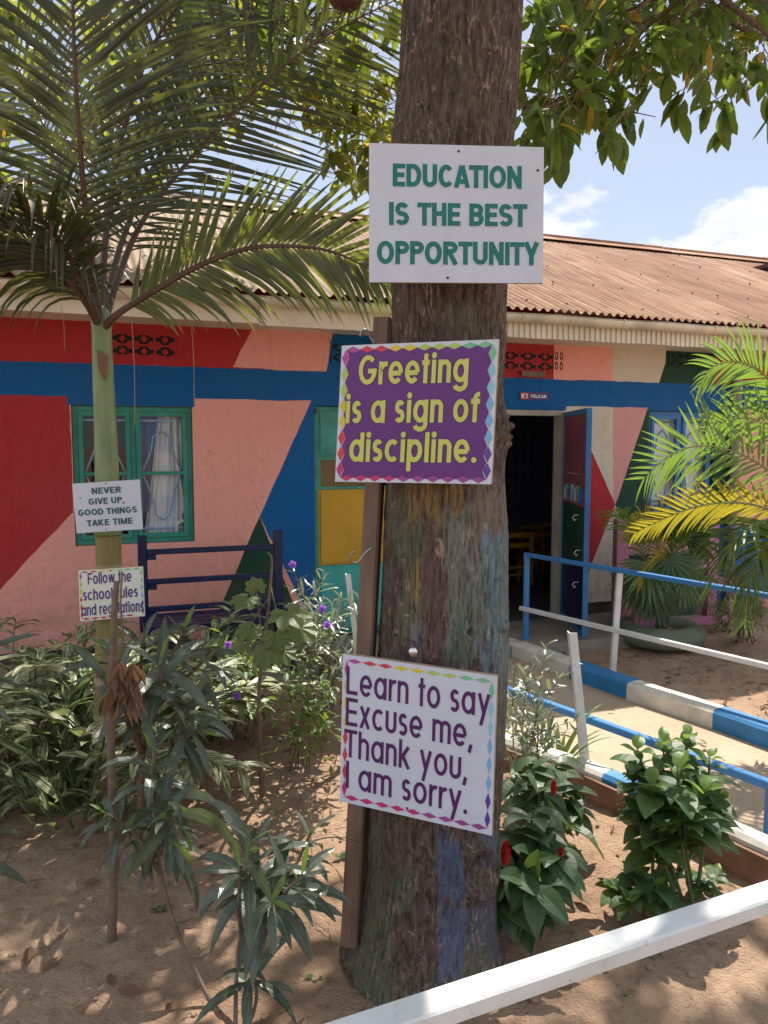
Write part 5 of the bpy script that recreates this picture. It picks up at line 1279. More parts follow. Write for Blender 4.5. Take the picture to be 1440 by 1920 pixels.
# ---------------------------------------------------------------- palms
def frond(pts, Lmax, W, n, up, parent, origin, lm, rm, ang=48, droop=.7, lift=.15, start=.16, r0=.017, jit=.12, seed=0, sides=(1, -1), sag=(1, 1), prof=None, side=None):
    rr = random.Random(seed); c = catmull(pts, 10); N = len(c)
    m_ = MB(); m_.tube(c, [r0 * (1 - .86 * i / (N - 1)) for i in range(N)], 7, 1)
    Ls = [0]
    for a, b in zip(c, c[1:]): Ls.append(Ls[-1] + (b - a).length)
    up = V(up).normalized()
    for i in range(n):
        t = start + (1 - start) * (i + .5) / n; s_ = t * Ls[-1]; j = 0
        while j < N - 2 and Ls[j + 1] < s_: j += 1
        k = (s_ - Ls[j]) / max(1e-6, Ls[j + 1] - Ls[j]); p = c[j].lerp(c[j + 1], k); T = (c[j + 1] - c[j]).normalized()
        S = V(side).normalized() if side else T.cross(up)
        S = (S - T * S.dot(T)).normalized(); U = S.cross(T)
        if U.dot(up) < 0: U = -U
        pl = (min(1, .5 + 2.2 * (t - start)) * (1 - max(0, (t - .62) / .38) ** 1.6 * .68))
        a = R(ang - 22 * t + rr.uniform(-5, 5))
        for q, sd in enumerate(sides):
            d = (S * sd * math.sin(a) + T * math.cos(a) + U * (lift + rr.uniform(-jit, jit))).normalized() + rv(jit * .35, rr)
            L = Lmax * pl * rr.uniform(.88, 1.08)
            m_.leaf(p, d, U, L, W * (.55 + .5 * pl) * rr.uniform(.85, 1.1), droop * sag[q] * rr.uniform(.7, 1.35), 'palm', 6, .35 * (1 if q == 0 else 1), 0, rr.uniform(-.5, .5))
    return m_.build('frond', [lm, rm], parent, origin)
pbase = at(208, 1515, PY); pbase.z = 0
palm = thing('palm_tree', 'young palm with a smooth green crownshaft, standing left in front of the teal window', 'palm', pbase)
PC = [at(x, y, PY) for x, y in ((209, 1515), (206, 1200), (204, 1060), (203, 1003))]
def shaft_mat():
    n = NT('green_crownshaft'); co = n.co('Object'); sx = n.n('ShaderNodeSeparateXYZ'); n.l(co, sx.inputs[0])
    k = n.mix(n.rng(n.noise(n.co('Object', (3, 3, .8)), 9, 6), .35, .7), (0.20, 0.265, 0.125), (0.135, 0.20, 0.085))
    k = n.mix(n.rng(n.noise(co, 26, 6, .65), .58, .72, 0, .6), k, (0.24, 0.17, 0.10)); n.color(k); n.rough(.38, .45); return n.mat
def ring_mat():
    n = NT('ringed_palm_stem'); co = n.co('Object'); w = n.n('ShaderNodeTexWave'); w.wave_type = 'BANDS'; w.bands_direction = 'Z'; w.inputs['Scale'].default_value = 1.9; w.inputs['Distortion'].default_value = 1.5; n.l(co, w.inputs['Vector'])
    k = n.mix(n.rng(n.noise(n.co('Object', (6, 6, .7)), 12, 6), .35, .7), (0.20, 0.20, 0.065), (0.20, 0.125, 0.06)); k = n.mix(n.rng(w.outputs['Fac'], .86, .96), k, (0.30, 0.25, 0.15)); n.color(k); n.rough(.6, .3); n.bump(n.noise(n.co('Object', (6, 6, .7)), 30, 4), .3, .004); return n.mat
s_ = PY / F_PX
m_ = MB(); m_.tube(catmull(PC, 6), [s_ * 30] * 6 + [s_ * 25] * 6 + [s_ * 23.5] * 7, 24); m_.build('trunk', ring_mat(), palm, pbase, True)
m_ = MB(); cs = [at(x, y, PY) for x, y in ((203, 1002), (202, 960), (200, 880), (197, 790), (193, 700), (191, 640), (190, 600), (186, 575))]
m_.tube(catmull(cs, 5), [s_ * r_ for r_ in np.interp(np.linspace(0, 1, 36), [0, .02, .1, .3, .55, .75, .85, .93, 1], [26, 25, 23.5, 21.5, 19, 17.5, 19, 17, 11])], 24); m_.build('crownshaft', shaft_mat(), palm, pbase, True)
m_ = MB(); m_.face([at(182, 655, PY - .052), at(204, 668, PY - .05), at(203, 700, PY - .05), at(196, 716, PY - .051), at(184, 690, PY - .052)]); m_.build('sheath_scar', M['leaf_dry'], palm, pbase)
AP = lambda l: [at(x, y, d) for x, y, d in l]
lp, rc = M['leaf_palm'], M['rachis']
M['leaf_palm_sun'] = leaf_mat('palm_leaflet_backlit', (0.045, 0.065, 0.034), (0.075, 0.090, 0.046), 0.22, 0.34, (0.52, 0.62, 0.05), back=(0.075, 0.078, 0.050))  # palm leaflet copy with backlight put into its colour, for one frond
F = lambda pts, Lm, n, up, lm=None, **k: frond(AP(pts), Lm, .0235, n, up, palm, pbase, lm or lp, rc, **k)
F([(186, 600, 3.28), (176, 520, 3.2), (160, 390, 3.05), (147, 230, 2.92), (139, 90, 2.85), (136, -70, 2.85), (140, -220, 2.95)], .74, 46, (0.15, 1, .1), ang=64, droop=.6, lift=-.05, seed=1, start=.20, side=(1, .1, 0), sag=(.9, 2.3))
F([(197, 600, 3.32), (222, 520, 3.36), (262, 425, 3.42), (330, 330, 3.5), (470, 178, 3.6), (600, 75, 3.6), (760, -10, 3.55)], .62, 46, (0.1, 1, .5), ang=66, droop=.45, lift=.0, seed=2, start=.16, sag=(1.0, .35))
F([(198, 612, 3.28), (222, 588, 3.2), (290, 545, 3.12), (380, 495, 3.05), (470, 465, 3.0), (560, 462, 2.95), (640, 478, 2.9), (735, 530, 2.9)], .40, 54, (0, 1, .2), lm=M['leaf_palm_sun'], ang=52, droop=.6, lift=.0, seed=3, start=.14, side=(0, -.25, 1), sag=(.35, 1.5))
F([(182, 604, 3.25), (160, 566, 3.15), (120, 515, 3.05), (60, 460, 2.98), (-20, 425, 2.95), (-110, 430, 2.95)], .55, 48, (0, .4, 1), ang=60, droop=2.2, lift=-.1, seed=4, sag=(1.3, 1.3))
F([(188, 595, 3.4), (150, 440, 3.7), (95, 270, 4.0), (30, 120, 4.2), (-60, 20, 4.2)], .72, 46, (0, 1, .4), ang=60, droop=.7, lift=0, seed=5)
F([(194, 596, 3.4), (230, 450, 3.75), (300, 290, 4.1), (400, 150, 4.4), (520, 60, 4.5), (640, 40, 4.5)], .55, 34, (0, 1, .5), ang=60, droop=.7, lift=0, seed=6)
F([(184, 600, 3.22), (150, 520, 3.05), (95, 430, 2.9), (20, 370, 2.75), (-80, 350, 2.65)], .55, 34, (.2, .6, 1), ang=58, droop=1.3, lift=-.1, seed=7)
F([(190, 590, 3.3), (200, 430, 3.35), (230, 250, 3.45), (285, 90, 3.55), (370, -30, 3.6), (480, -110, 3.6)], .66, 40, (0.1, 1, .2), ang=62, droop=.8, lift=0, seed=8)
for k, (px, y0, y1) in enumerate(((118, 570, 655), (250, 590, 800), (361, 585, 760))):   # thin dry fibres dangling from the fronds
    m_ = MB(); m_.tube(catmull([at(px - 4, y0, 3.2), at(px + 2, (y0 + y1) / 2, 3.2), at(px + 3, y1, 3.2)], 6), .0012, 4); m_.build('fibre', M['string'], palm, pbase)

# areca palm arching in from the right
ab = V((2.78, 4.6, 0)); ar = thing('areca_palm', 'yellow green feathery palm arching in from the right edge over the handrail', 'palm', ab)
for dx, dy, h in ((0, 0, 1.1), (.10, .08, 1.3), (-.08, .1, .9), (.14, -.06, .8)):
    m_ = MB(); m_.tube(catmull([ab + V((dx, dy, -.05)), ab + V((dx * 1.3, dy, h * .5)), ab + V((dx * 1.6, dy * 1.2, h))], 5), .026, 10); m_.build('stem', M['rachis_green'], ar, ab, True)
la, ly, rg_ = M['leaf_areca'], M['leaf_areca_y'], M['rachis_green']
ATOP = [ab + V((dx * 1.6, dy * 1.2, h - .02)) for dx, dy, h in ((0, 0, 1.1), (.10, .08, 1.3), (-.08, .1, .9), (.14, -.06, .8))]
def astart(p): return [min(ATOP, key=lambda q: (q - p[0]).length)] + p
A_ = lambda pts, Lm, n, up, m, sd, **k: frond(astart(AP(pts)), Lm, .025, n, up, ar, ab, m, rg_, seed=sd, r0=.010, **k)
SV = (0, -.3, 1)
A_([(1500, 900, 4.6), (1475, 770, 4.5), (1430, 700, 4.45), (1380, 678, 4.35), (1335, 690, 4.3), (1312, 725, 4.25)], .36, 30, (0, .3, 1), la, 21, ang=56, droop=.9, lift=.1, start=.42, side=SV, sag=(.7, 1.2))
A_([(1510, 960, 4.6), (1450, 890, 4.4), (1380, 848, 4.3), (1310, 836, 4.2), (1250, 858, 4.15), (1205, 900, 4.1)], .40, 30, (0, 1, .2), la, 22, ang=62, droop=.55, lift=.1, start=.3, side=SV, sag=(.3, 2.0))
A_([(1510, 1000, 4.6), (1440, 955, 4.4), (1370, 942, 4.35), (1300, 952, 4.3), (1240, 975, 4.25), (1190, 1000, 4.2)], .25, 28, (0, 1, .2), ly, 23, ang=50, droop=.5, lift=.1, start=.3, side=SV, sag=(.2, 1.6))
A_([(1510, 880, 4.6), (1470, 815, 4.5), (1410, 785, 4.45), (1350, 795, 4.4), (1320, 830, 4.35)], .30, 30, (0, 1, .2), la, 29, ang=58, droop=.9, lift=.1, start=.35, side=SV, sag=(.5, 1.4))
A_([(1480, 1060, 4.3), (1450, 990, 4.1), (1410, 985, 4.0), (1360, 1040, 3.95), (1325, 1110, 3.95)], .36, 40, (0, .2, 1), M['leaf_fan'], 24, ang=60, droop=1.2, lift=.1, start=.38)
A_([(1480, 1060, 4.4), (1460, 1010, 4.2), (1430, 1030, 4.1), (1405, 1100, 4.05), (1395, 1170, 4.05)], .34, 36, (0, .2, 1), M['leaf_fan'], 27, ang=60, droop=1.2, lift=.1, start=.38)

# fan palm in an old tyre
tb = onz(1238, 1205, 0.02)
ty = thing('tyre_planter', 'old green painted tyre lying flat as a planter by the pink bench', 'planter', tb); m_ = MB(); Rm, rm_, nr_, ns_ = .255, .09, 48, 16
for i in range(nr_):
    th = 2 * math.pi * i / nr_
    for k in range(ns_):
        a = 2 * math.pi * k / ns_; tread = 1 + (.035 if (i % 2 and math.cos(a) > .6) else 0); m_.v.append(((Rm + rm_ * tread * math.cos(a)) * math.cos(th), (Rm + rm_ * tread * math.cos(a)) * math.sin(th), .085 + .085 * math.sin(a)))
for i in range(nr_):
    for k in range(ns_):
        i2, k2 = (i + 1) % nr_, (k + 1) % ns_; m_.f.append((i * ns_ + k, i2 * ns_ + k, i2 * ns_ + k2, i * ns_ + k2)); m_.uv.append([(0, 0)] * 4); m_.m.append(0)
m_.build('tyre', M['tyre_green'], ty, None, True)
m_ = MB(); m_.face([(Rm * .8 * math.cos(a), Rm * .8 * math.sin(a), .10) for a in [2 * math.pi * i / 24 for i in range(24)]]); m_.build('soil_fill', M['soil'], ty)
fp = thing('fan_palm', 'small fan palm with folded round leaves growing in the green tyre', 'palm', tb + V((0, 0, .09)))
def fan(tip, d, up, Rl, mat, seed, cover=200):
    rr = random.Random(seed); o_ = fp.location; m_ = MB(); base = o_ + V((rr.uniform(-.04, .04), rr.uniform(-.04, .04), 0)); tip = V(tip)
    m_.tube(catmull([base, base.lerp(tip, .5) + V((0, 0, .12)), tip], 5), [.010, .0095, .009, .0085, .008, .0075, .007, .0065, .006, .005, .005], 6, 1)
    d = V(d).normalized(); S = d.cross(V(up)).normalized(); n = 20
    for i in range(n):
        a = R(rr.uniform(-4, 4) - cover / 2 + cover * i / (n - 1)); dd = d * math.cos(a) + S * math.sin(a); U = S.cross(d)
        m_.leaf(tip, dd + U * (.12 * (1 if i % 2 else -1) * .3), U, Rl * (1 - .25 * abs(a) / R(cover / 2)) * rr.uniform(.92, 1.05), .042 * Rl / .4, rr.uniform(.5, 1.1), 'palm', 6, .3, 0)
    m_.build('fan_leaf', [mat, M['stem_green']], fp, o_)
for i, (px, py, y, d, up, rl, mt) in enumerate([(1235, 1000, 6.1, (.3, -.3, .9), (0, 1, 0), .36, 'leaf_fan'), (1290, 1010, 6.0, (.8, -.3, .5), (0, 1, .3), .40, 'leaf_fan'), (1215, 1060, 5.8, (-.2, -.5, -.8), (0, 1, -.4), .34, 'leaf_areca'), (1255, 1050, 5.7, (.3, -.5, -.7), (0, 1, -.4), .32, 'leaf_fan'), (1205, 1085, 5.95, (-.25, -.3, -1), (0, 1, -.3), .36, 'leaf_fan'), (1222, 1095, 5.9, (.05, -.3, -1), (0, 1, -.3), .38, 'leaf_fan'), (1280, 1080, 5.9, (.7, -.4, -.4), (0, 1, 0), .32, 'leaf_areca')]):
    fan(at(px, py, y), d, up, rl, M[mt], 40 + i)

for i, (pts, mt) in enumerate([([(1222, 1130, 6.1), (1205, 1040, 5.95), (1180, 985, 5.8), (1150, 960, 5.65), (1135, 985, 5.6)], 'leaf_areca'), ([(1225, 1130, 6.1), (1232, 1030, 5.9), (1222, 985, 5.7), (1190, 980, 5.5), (1165, 1010, 5.4)], 'leaf_areca_y'), ([(1230, 1130, 6.1), (1262, 1040, 6.0), (1300, 1000, 5.9), (1335, 1000, 5.8)], 'leaf_areca'), ([(1228, 1130, 6.1), (1240, 1060, 5.8), (1235, 1040, 5.5), (1215, 1060, 5.4), (1200, 1095, 5.4)], 'leaf_areca_y')]):
    frond(AP(pts), .26, .022, 24, (0, .4, 1), fp, fp.location, M[mt], M['rachis_green'], ang=58, droop=1.1, lift=.15, r0=.006, seed=60 + i, start=.35, side=(.3, -.3, .8) if i % 2 else None)
# ---------------------------------------------------------------- garden plants
def whorl(m_, c, axis, n, L, W, r_, out=.9, droop=.7, mi=0, prof='lance', young=True, len_=.12, ymi=None):
    axis = V(axis).normalized(); t = axis.cross(V((.31, .2, .9))).normalized(); b = axis.cross(t); ph = r_.uniform(0, 6)
    for i in range(n):
        k = i / max(1, n - 1); a = ph + i * 2.4; o = t * math.cos(a) + b * math.sin(a); p = V(c) - axis * len_ * (1 - k)
        d = o * (out * (1.15 - .6 * k)) + axis * (.0 + .75 * k) + rv(.24, r_)
        s = r_.uniform(.7, 1.12) * (1 - .55 * max(0, k - .6) / .4)
        m_.leaf(p, d, axis + V((0, 0, .3)), L * s, W * s, droop * (1.75 - 1.45 * k) * r_.uniform(.6, 1.5), prof, 6, .16, (ymi if (ymi is not None and k > .93) else mi), r_.uniform(-.6, .6), .02)
def stemmed(name, label, cat, base, heads, stem_r, stem_m, leaf_ms, head_fn, group=None, seed=1):
    r_ = random.Random(seed); o = thing(name, label, cat, base, 0, group); m_ = MB(); ml = MB()
    for hd in heads:
        pts, ax = hd[0], hd[1]; c = catmull(pts, 6); n = len(c)
        m_.tube(c, [stem_r * (1 - .5 * i / (n - 1)) for i in range(n)], 7); head_fn(ml, c, ax if ax else (c[-1] - c[-2]), r_, hd)
    m_.build('stem', M[stem_m], o, base, True); ml.build('leaves', [M[k] for k in leaf_ms], o, base); return o
def ole_head(L, W, n, droop=.8, out=.95, ln=.14):
    def fn(ml, c, ax, r_, hd):
        k = hd[2] if len(hd) > 2 else 1.0
        whorl(ml, c[-1], ax, int(n * (.7 + .3 * k)), L * k, W * k, r_, out, droop, 0, 'lance', True, ln * k, 1)
    return fn
G = lambda px, py: onz(px, py, -.03)
# foreground oleander in front of the post
b = onz(440, 1985, -.03)
hs = [([b, at(445, 1800, 2.05), at(462, 1700, 2.05), at(475, 1575, 2.06)], (0.05, -.1, 1)), ([at(462, 1760, 2.05), at(520, 1690, 2.0), at(566, 1640, 1.98)], (.5, -.3, .7)), ([at(455, 1790, 2.05), at(448, 1700, 1.98), at(449, 1622, 1.97)], (-.3, -.4, .8)), ([at(520, 1690, 2.02), at(560, 1610, 2.12), at(588, 1550, 2.15)], (.3, .2, .9), .75), ([b, at(480, 1880, 2.02), at(472, 1815, 1.98)], (.1, -.4, .7), .75), ([at(455, 1800, 2.05), at(500, 1740, 1.95), at(512, 1690, 1.9)], (.2, -.7, .4), .9)]
stemmed('oleander_plant', 'leafy oleander in the foreground just left of the wooden post', 'plant', b, hs, .007, 'stem_brown', ['leaf_ole', 'leaf_young'], ole_head(.225, .040, 13, 1.3, .95, .17), 'oleanders in the bed', 31)
# the leaning one
b = onz(428, 1925, -.03)
hs = [([b, at(380, 1850, 2.1), at(330, 1740, 2.15), at(302, 1640, 2.2), at(296, 1560, 2.22), at(310, 1520, 2.2)], (.15, -.3, .8), 1.05), ([at(296, 1570, 2.22), at(284, 1480, 2.28), at(288, 1410, 2.3)], (0, -.1, 1), .9), ([at(302, 1640, 2.2), at(250, 1560, 2.22), at(198, 1525, 2.2)], (-.4, -.3, .7), .85), ([at(300, 1600, 2.22), at(330, 1550, 2.15), at(322, 1575, 2.08)], (.2, -.7, -.2), 1.1)]
stemmed('oleander_plant', 'oleander leaning left on a bare bent stem, dark leaves hanging', 'plant', b, hs, .008, 'stem_brown', ['leaf_ole', 'leaf_young'], ole_head(.20, .038, 15, 1.8, .9, .17), 'oleanders in the bed', 32)
b = onz(395, 1935, -.03); 
# taller one behind the bare stick
b = G(262, 1590)
hs = [([b, at(266, 1420, 2.72), at(240, 1290, 2.7), at(200, 1215, 2.68)], (-.4, -.1, .9)), ([b, at(262, 1420, 2.74), at(262, 1280, 2.75), at(270, 1185, 2.75)], (.05, 0, 1)), ([b, at(268, 1420, 2.76), at(300, 1290, 2.75), at(345, 1180, 2.78)], (.3, 0, 1)), ([at(268, 1420, 2.76), at(320, 1350, 2.65), at(365, 1310, 2.6)], (.5, -.3, .7)), ([at(262, 1380, 2.7), at(215, 1300, 2.55), at(180, 1260, 2.5)], (-.6, -.3, .6)), ([at(266, 1400, 2.7), at(300, 1300, 2.55), at(300, 1240, 2.5)], (.1, -.5, .8)), ([at(290, 1330, 2.75), at(360, 1260, 2.8), at(410, 1215, 2.85)], (.5, 0, .8), .9), ([at(266, 1410, 2.7), at(238, 1350, 2.55), at(250, 1290, 2.5)], (-.1, -.6, .6), .9), ([at(300, 1400, 2.7), at(350, 1380, 2.6), at(375, 1370, 2.55)], (.6, -.4, .3), .9)]
stemmed('oleander_plant', 'tall oleander behind the bare stick, hiding part of the low cream sign', 'plant', b, hs, .010, 'stem_brown', ['leaf_ole', 'leaf_young'], ole_head(.215, .040, 13, 1.3, .95, .17), 'oleanders in the bed', 33)
# tips of one standing outside the left edge
b = V((-1.42, 2.35, -.03)); hs = [([b, V((-1.45, 2.35, .4)), at(-75, 1535, 2.3)], (.3, 0, .9)), ([b, V((-1.42, 2.4, .8)), at(-70, 1215, 2.35)], (.2, 0, 1), 1.1)]
stemmed('oleander_plant', 'oleander at the left edge with only its leaf tips in view', 'plant', b, hs, .009, 'stem_brown', ['leaf_ole', 'leaf_young'], ole_head(.24, .042, 16, .6), 'oleanders in the bed', 34)

# bare stick with dead leaves
b = onz(208, 1815, -.02); st = thing('bare_stem', 'bare upright brown stick with a snapped top, hung with dry leaves', 'plant', b); m_ = MB()
pts = [at(x, y, 2.37) for x, y in ((208, 1822), (210, 1740), (214, 1620), (211, 1500), (208, 1400), (207, 1330), (211, 1240), (214, 1150), (219, 1090))]
m_.tube(catmull(pts, 5), [.0165 - .0065 * i / 40 + .0015 * mn.noise(V((i * .6, 0, 0))) for i in range(41)], 10); m_.build('stem', M['stem_brown'], st, b, True)
m_ = MB(); rr = random.Random(4)
for k in range(26): c = at(232 + rr.uniform(-12, 18), 1255 + rr.uniform(-15, 40), 2.34); m_.leaf(c, V((rr.uniform(-.5, .5), rr.uniform(-.4, .2), -1)), V((rr.uniform(-1, 1), -1, 0)), rr.uniform(.08, .15), .032, .3, 'lance', 6, rr.uniform(.5, 1.0), 0, rr.uniform(-2.5, 2.5), .1)
m_.build('dead_leaves', M['leaf_dry'], st, b)
m_ = MB(); m_.tube(catmull([at(213, 1240, 2.36), at(230, 1200, 2.35), at(226, 1130, 2.35), at(229, 1075, 2.36)], 5), .0035, 5); m_.build('twig', M['stem_brown'], st, b)

# variegated gingers
def ginger(label, bpx, bpy, canes, seed, L=.23, W=.048):
    r_ = random.Random(seed); b = G(bpx, bpy); o = thing('variegated_ginger', label, 'plant', b, 0, 'variegated gingers in the bed'); m_ = MB(); ml = MB()
    for k in range(canes):
        a = r_.uniform(0, 6.283); q = b + V((math.cos(a), math.sin(a), 0)) * r_.uniform(0, .22); le = r_.uniform(.25, .75); H = r_.uniform(.38, .68); a2 = a + r_.uniform(-.8, .8)
        dr = V((math.cos(a2), math.sin(a2) * .8, 0)); c = catmull([q, q + dr * le * .25 + V((0, 0, H * .55)), q + dr * le * .62 + V((0, 0, H * .9)), q + dr * le + V((0, 0, H * .98))], 6); n = len(c)
        m_.tube(c, [.0065 * (1 - .6 * i / n) for i in range(n)], 6); S = dr.cross(V((0, 0, 1))).normalized(); nl = r_.randint(11, 15)
        for i in range(nl):
            t = .07 + .93 * i / (nl - 1); j = min(n - 2, int(t * (n - 1))); p = c[j].lerp(c[j + 1], t * (n - 1) - j if t < 1 else 1); T = (c[j + 1] - c[j]).normalized(); sd = 1 if i % 2 else -1
            ml.leaf(p, S * sd * .75 + T * .8 + rv(.12, r_), V((0, 0, 1)) + T.cross(S) * .2, L * r_.uniform(.75, 1.1), W * r_.uniform(.8, 1.1), r_.uniform(.5, 1.1), 'lance', 6, .22, 0, r_.uniform(-.5, .5), .02)
    m_.build('stem', M['stem_green'], o, b, True); ml.build('leaves', M['leaf_varieg'], o, b)
ginger('big clump of striped ginger at the left, right behind the bare stick', 150, 1545, 24, 51, .20, .052); ginger('striped ginger clump cut by the left edge of the picture', 5, 1520, 22, 52, .20, .052)
ginger('striped ginger clump just right of the bare stick, low and dense', 235, 1500, 14, 56, .20, .05); ginger('striped ginger in the second row behind the tall oleander', 300, 1420, 14, 57, .20, .05)
ginger('striped ginger clump nearer the wall below the low cream sign', 60, 1410, 12, 53, .20, .052); ginger('striped ginger right of the tall oleander, in front of the navy bench', 385, 1400, 12, 54, .20, .05)

# young tree with lobed leaves
def lobed(m_, c, d, up, Rl, mi=0, lobes=7):
    d = V(d).normalized(); S = d.cross(V(up)).normalized(); U = S.cross(d); c = V(c); K = lobes * 8; pts = []
    for i in range(K + 1):
        a = R(-155 + 310 * i / K); ph = (i / K) * lobes; lob = abs(math.cos(math.pi * ph)); lob = .74 + .26 * (1 - abs((ph % 1) - .5) * 2) ** .8
        r_ = Rl * lob * (1 - .32 * abs(a) / R(155)); pts.append(c + (d * math.cos(a) + S * math.sin(a)) * r_ + U * (-.16 * r_ * r_ / Rl + .03 * Rl * math.cos(ph * 6.283)))
    for i in range(K): 
        m1 = c.lerp(pts[i], .5) + U * .02 * Rl; m2 = c.lerp(pts[i + 1], .5) + U * .02 * Rl
        m_.face([c, m1, m2], mi, [(.3, 0), (.3, .5), (.3, .5)]); m_.face([m1, pts[i], pts[i + 1], m2], mi, [(.3, .5), (.3, 1), (.3, 1), (.3, .5)])
b = G(492, 1505); ld_ = thing('sapling', 'thin stemmed sapling with large pale lobed leaves in front of the navy bench', 'plant', b); m_ = MB(); ml = MB(); r_ = random.Random(9)
top = at(497, 1190, 3.3); c = catmull([b, at(488, 1400, 3.3), at(486, 1290, 3.3), top, at(510, 1060, 3.32), at(502, 1035, 3.32)], 6); m_.tube(c, [.013 - .010 * i / (len(c) - 1) for i in range(len(c))], 7)
for px, py, y, d, R_ in [(540, 1165, 3.1, (.5, -.75, -.25), .15), (463, 1140, 3.25, (-.3, -.7, -.2), .115), (515, 1210, 3.15, (.2, -.7, -.5), .10), (470, 1195, 3.2, (-.5, -.7, -.4), .10), (562, 1195, 3.3, (.7, -.5, -.5), .12), (500, 1240, 3.1, (0, -.8, -.6), .11), (532, 1240, 3.2, (.4, -.7, -.6), .09), (455, 1225, 3.3, (-.6, -.5, -.5), .08), (480, 1120, 3.4, (-.2, .3, .5), .08)]:
    p = at(px, py - 18, y); q = c[min(len(c) - 1, r_.randint(16, 22))]; m_.tube([q, q.lerp(p, .5) + V((0, 0, .02)), p], .003, 5); lobed(ml, p, d, (0, -.5, 1), R_ * .78)
m_.build('stem', M['stem_brown'], ld_, b, True); ml.build('leaves', M['leaf_lobed'], ld_, b)

# narrow leaved shrubs with purple flowers, around the short white stake
def twiggy(name, label, bpx, bpy, tops, L, W, leaf_m, n_side, seed, flowers=0, stem_r=.005, dens=14, prof='lance', y=None, leafmin=.3, stem_m='stem_brown', group=None, droop=.5, spread=.10, fl_m='petal_purple'):
    r_ = random.Random(seed); b = G(bpx, bpy) if y is None else V((at(bpx, bpy, y).x, y, -.03)); o = thing(name, label, 'plant', b, 0, group); m_ = MB(); ml = MB(); mf = MB(); fpos = []
    for (px, py, yy) in tops:
        tip = at(px, py, yy); q = b + V((r_.uniform(-.1, .1), r_.uniform(-.1, .1), 0)); mid = q.lerp(tip, .5) + V((0, 0, .06)) + rv(.05, r_)
        c = catmull([q, mid, tip], 7); n = len(c); m_.tube(c, [stem_r * (1 - .7 * i / n) for i in range(n)], 6)
        branches = [c]
        for k in range(n_side):
            j = r_.randint(int(n * leafmin), n - 3); e = c[j] + (rv(1, r_) + V((0, 0, .6))).normalized() * spread * r_.uniform(.6, 1.4) * 2; cc = catmull([c[j], c[j].lerp(e, .5) + rv(.012, r_), e], 4); m_.tube(cc, [stem_r * .5 * (1 - .6 * i / len(cc)) for i in range(len(cc))], 5); branches.append(cc)
        for bi, cc in enumerate(branches):
            nn = dens if bi == 0 else int(dens * .7)
            for i in range(nn):
                t = (leafmin if bi == 0 else .15) + (1 - (leafmin if bi == 0 else .15)) * i / (nn - 1); j = min(len(cc) - 2, int(t * (len(cc) - 1))); p = cc[j].lerp(cc[j + 1], min(1, t * (len(cc) - 1) - j)); T = (cc[j + 1] - cc[j]).normalized()
                a = i * 2.4 + bi; s1 = T.cross(V((.2, .9, .1))).normalized(); s2 = T.cross(s1); d = (s1 * math.cos(a) + s2 * math.sin(a)) * .9 + T * .6 + rv(.2, r_)
                k = r_.uniform(.65, 1.15) * (1.0 if t < .85 else .7); ml.leaf(p, d, V((0, 0, 1)) + rv(.3, r_), L * k, W * k, droop * r_.uniform(.4, 1.6), prof, 5, .2, 0, r_.uniform(-.6, .6), .02)
            fpos.append(cc[-1])
    m_.build('stem', M[stem_m], o, b, True); ml.build('leaves', M[leaf_m], o, b)
    for k in range(flowers):
        c = (fpos[k % len(fpos)] if k % 3 == 0 else r_.choice(fpos)) + rv(.03, r_) + V((0, -.05, -.02 * (k % 4))); mf = MB(); ax = V((r_.uniform(-.4, .4), -1, r_.uniform(-.2, .5))).normalized(); s1 = ax.cross(V((0, 0, 1))).normalized(); s2 = ax.cross(s1)
        for i in range(5): a = i * 1.2566; mf.leaf(c, (s1 * math.cos(a) + s2 * math.sin(a)) * .9 + ax * .5, ax, .024, .022, .1, 'ell', 4, .1, 0)
        mf.tube([c, c - ax * .03], [.004, .0015], 6, 0); mf.build('flower', M[fl_m], o, b)
    return o
twiggy('flowering_shrub', 'silvery narrow leaved shrub with purple flowers behind the short white stake', 610, 1330, [(548, 1060, 3.75), (570, 1085, 3.8), (600, 1120, 3.75), (640, 1110, 3.7), (665, 1130, 3.7), (620, 1170, 3.6), (590, 1180, 3.6), (660, 1200, 3.6), (540, 1130, 3.7), (640, 1230, 3.5)], .105, .019, 'leaf_silver', 3, 61, 6, .0045, 15, droop=.6)
twiggy('flowering_shrub', 'green shrub with a few purple flowers under the pale lobed sapling', 450, 1395, [(440, 1200, 3.6), (420, 1260, 3.6), (470, 1240, 3.5), (450, 1290, 3.4), (415, 1215, 3.7)], .09, .026, 'leaf_bush', 2, 62, 2, .004, 12)
twiggy('leafy_shrub', 'thin twiggy light green shrub left of the lowest signboard', 565, 1440, [(520, 1330, 3.2), (545, 1260, 3.3), (575, 1290, 3.25), (610, 1300, 3.3), (600, 1360, 3.15), (630, 1340, 3.2), (540, 1380, 3.1), (575, 1230, 3.4), (640, 1270, 3.4)], .055, .024, 'leaf_bush', 4, 63, 0, .004, 9, 'ovate', leafmin=.4, spread=.09)
twiggy('leafy_shrub', 'pale narrow leaved shrub just right of the trunk behind the lowest sign', 985, 1475, [(995, 1235, 3.4), (980, 1270, 3.3), (1010, 1300, 3.35), (970, 1320, 3.2), (1000, 1350, 3.2), (1030, 1370, 3.3), (985, 1390, 3.1), (965, 1250, 3.5)], .075, .017, 'leaf_silver', 3, 64, 0, .004, 13)
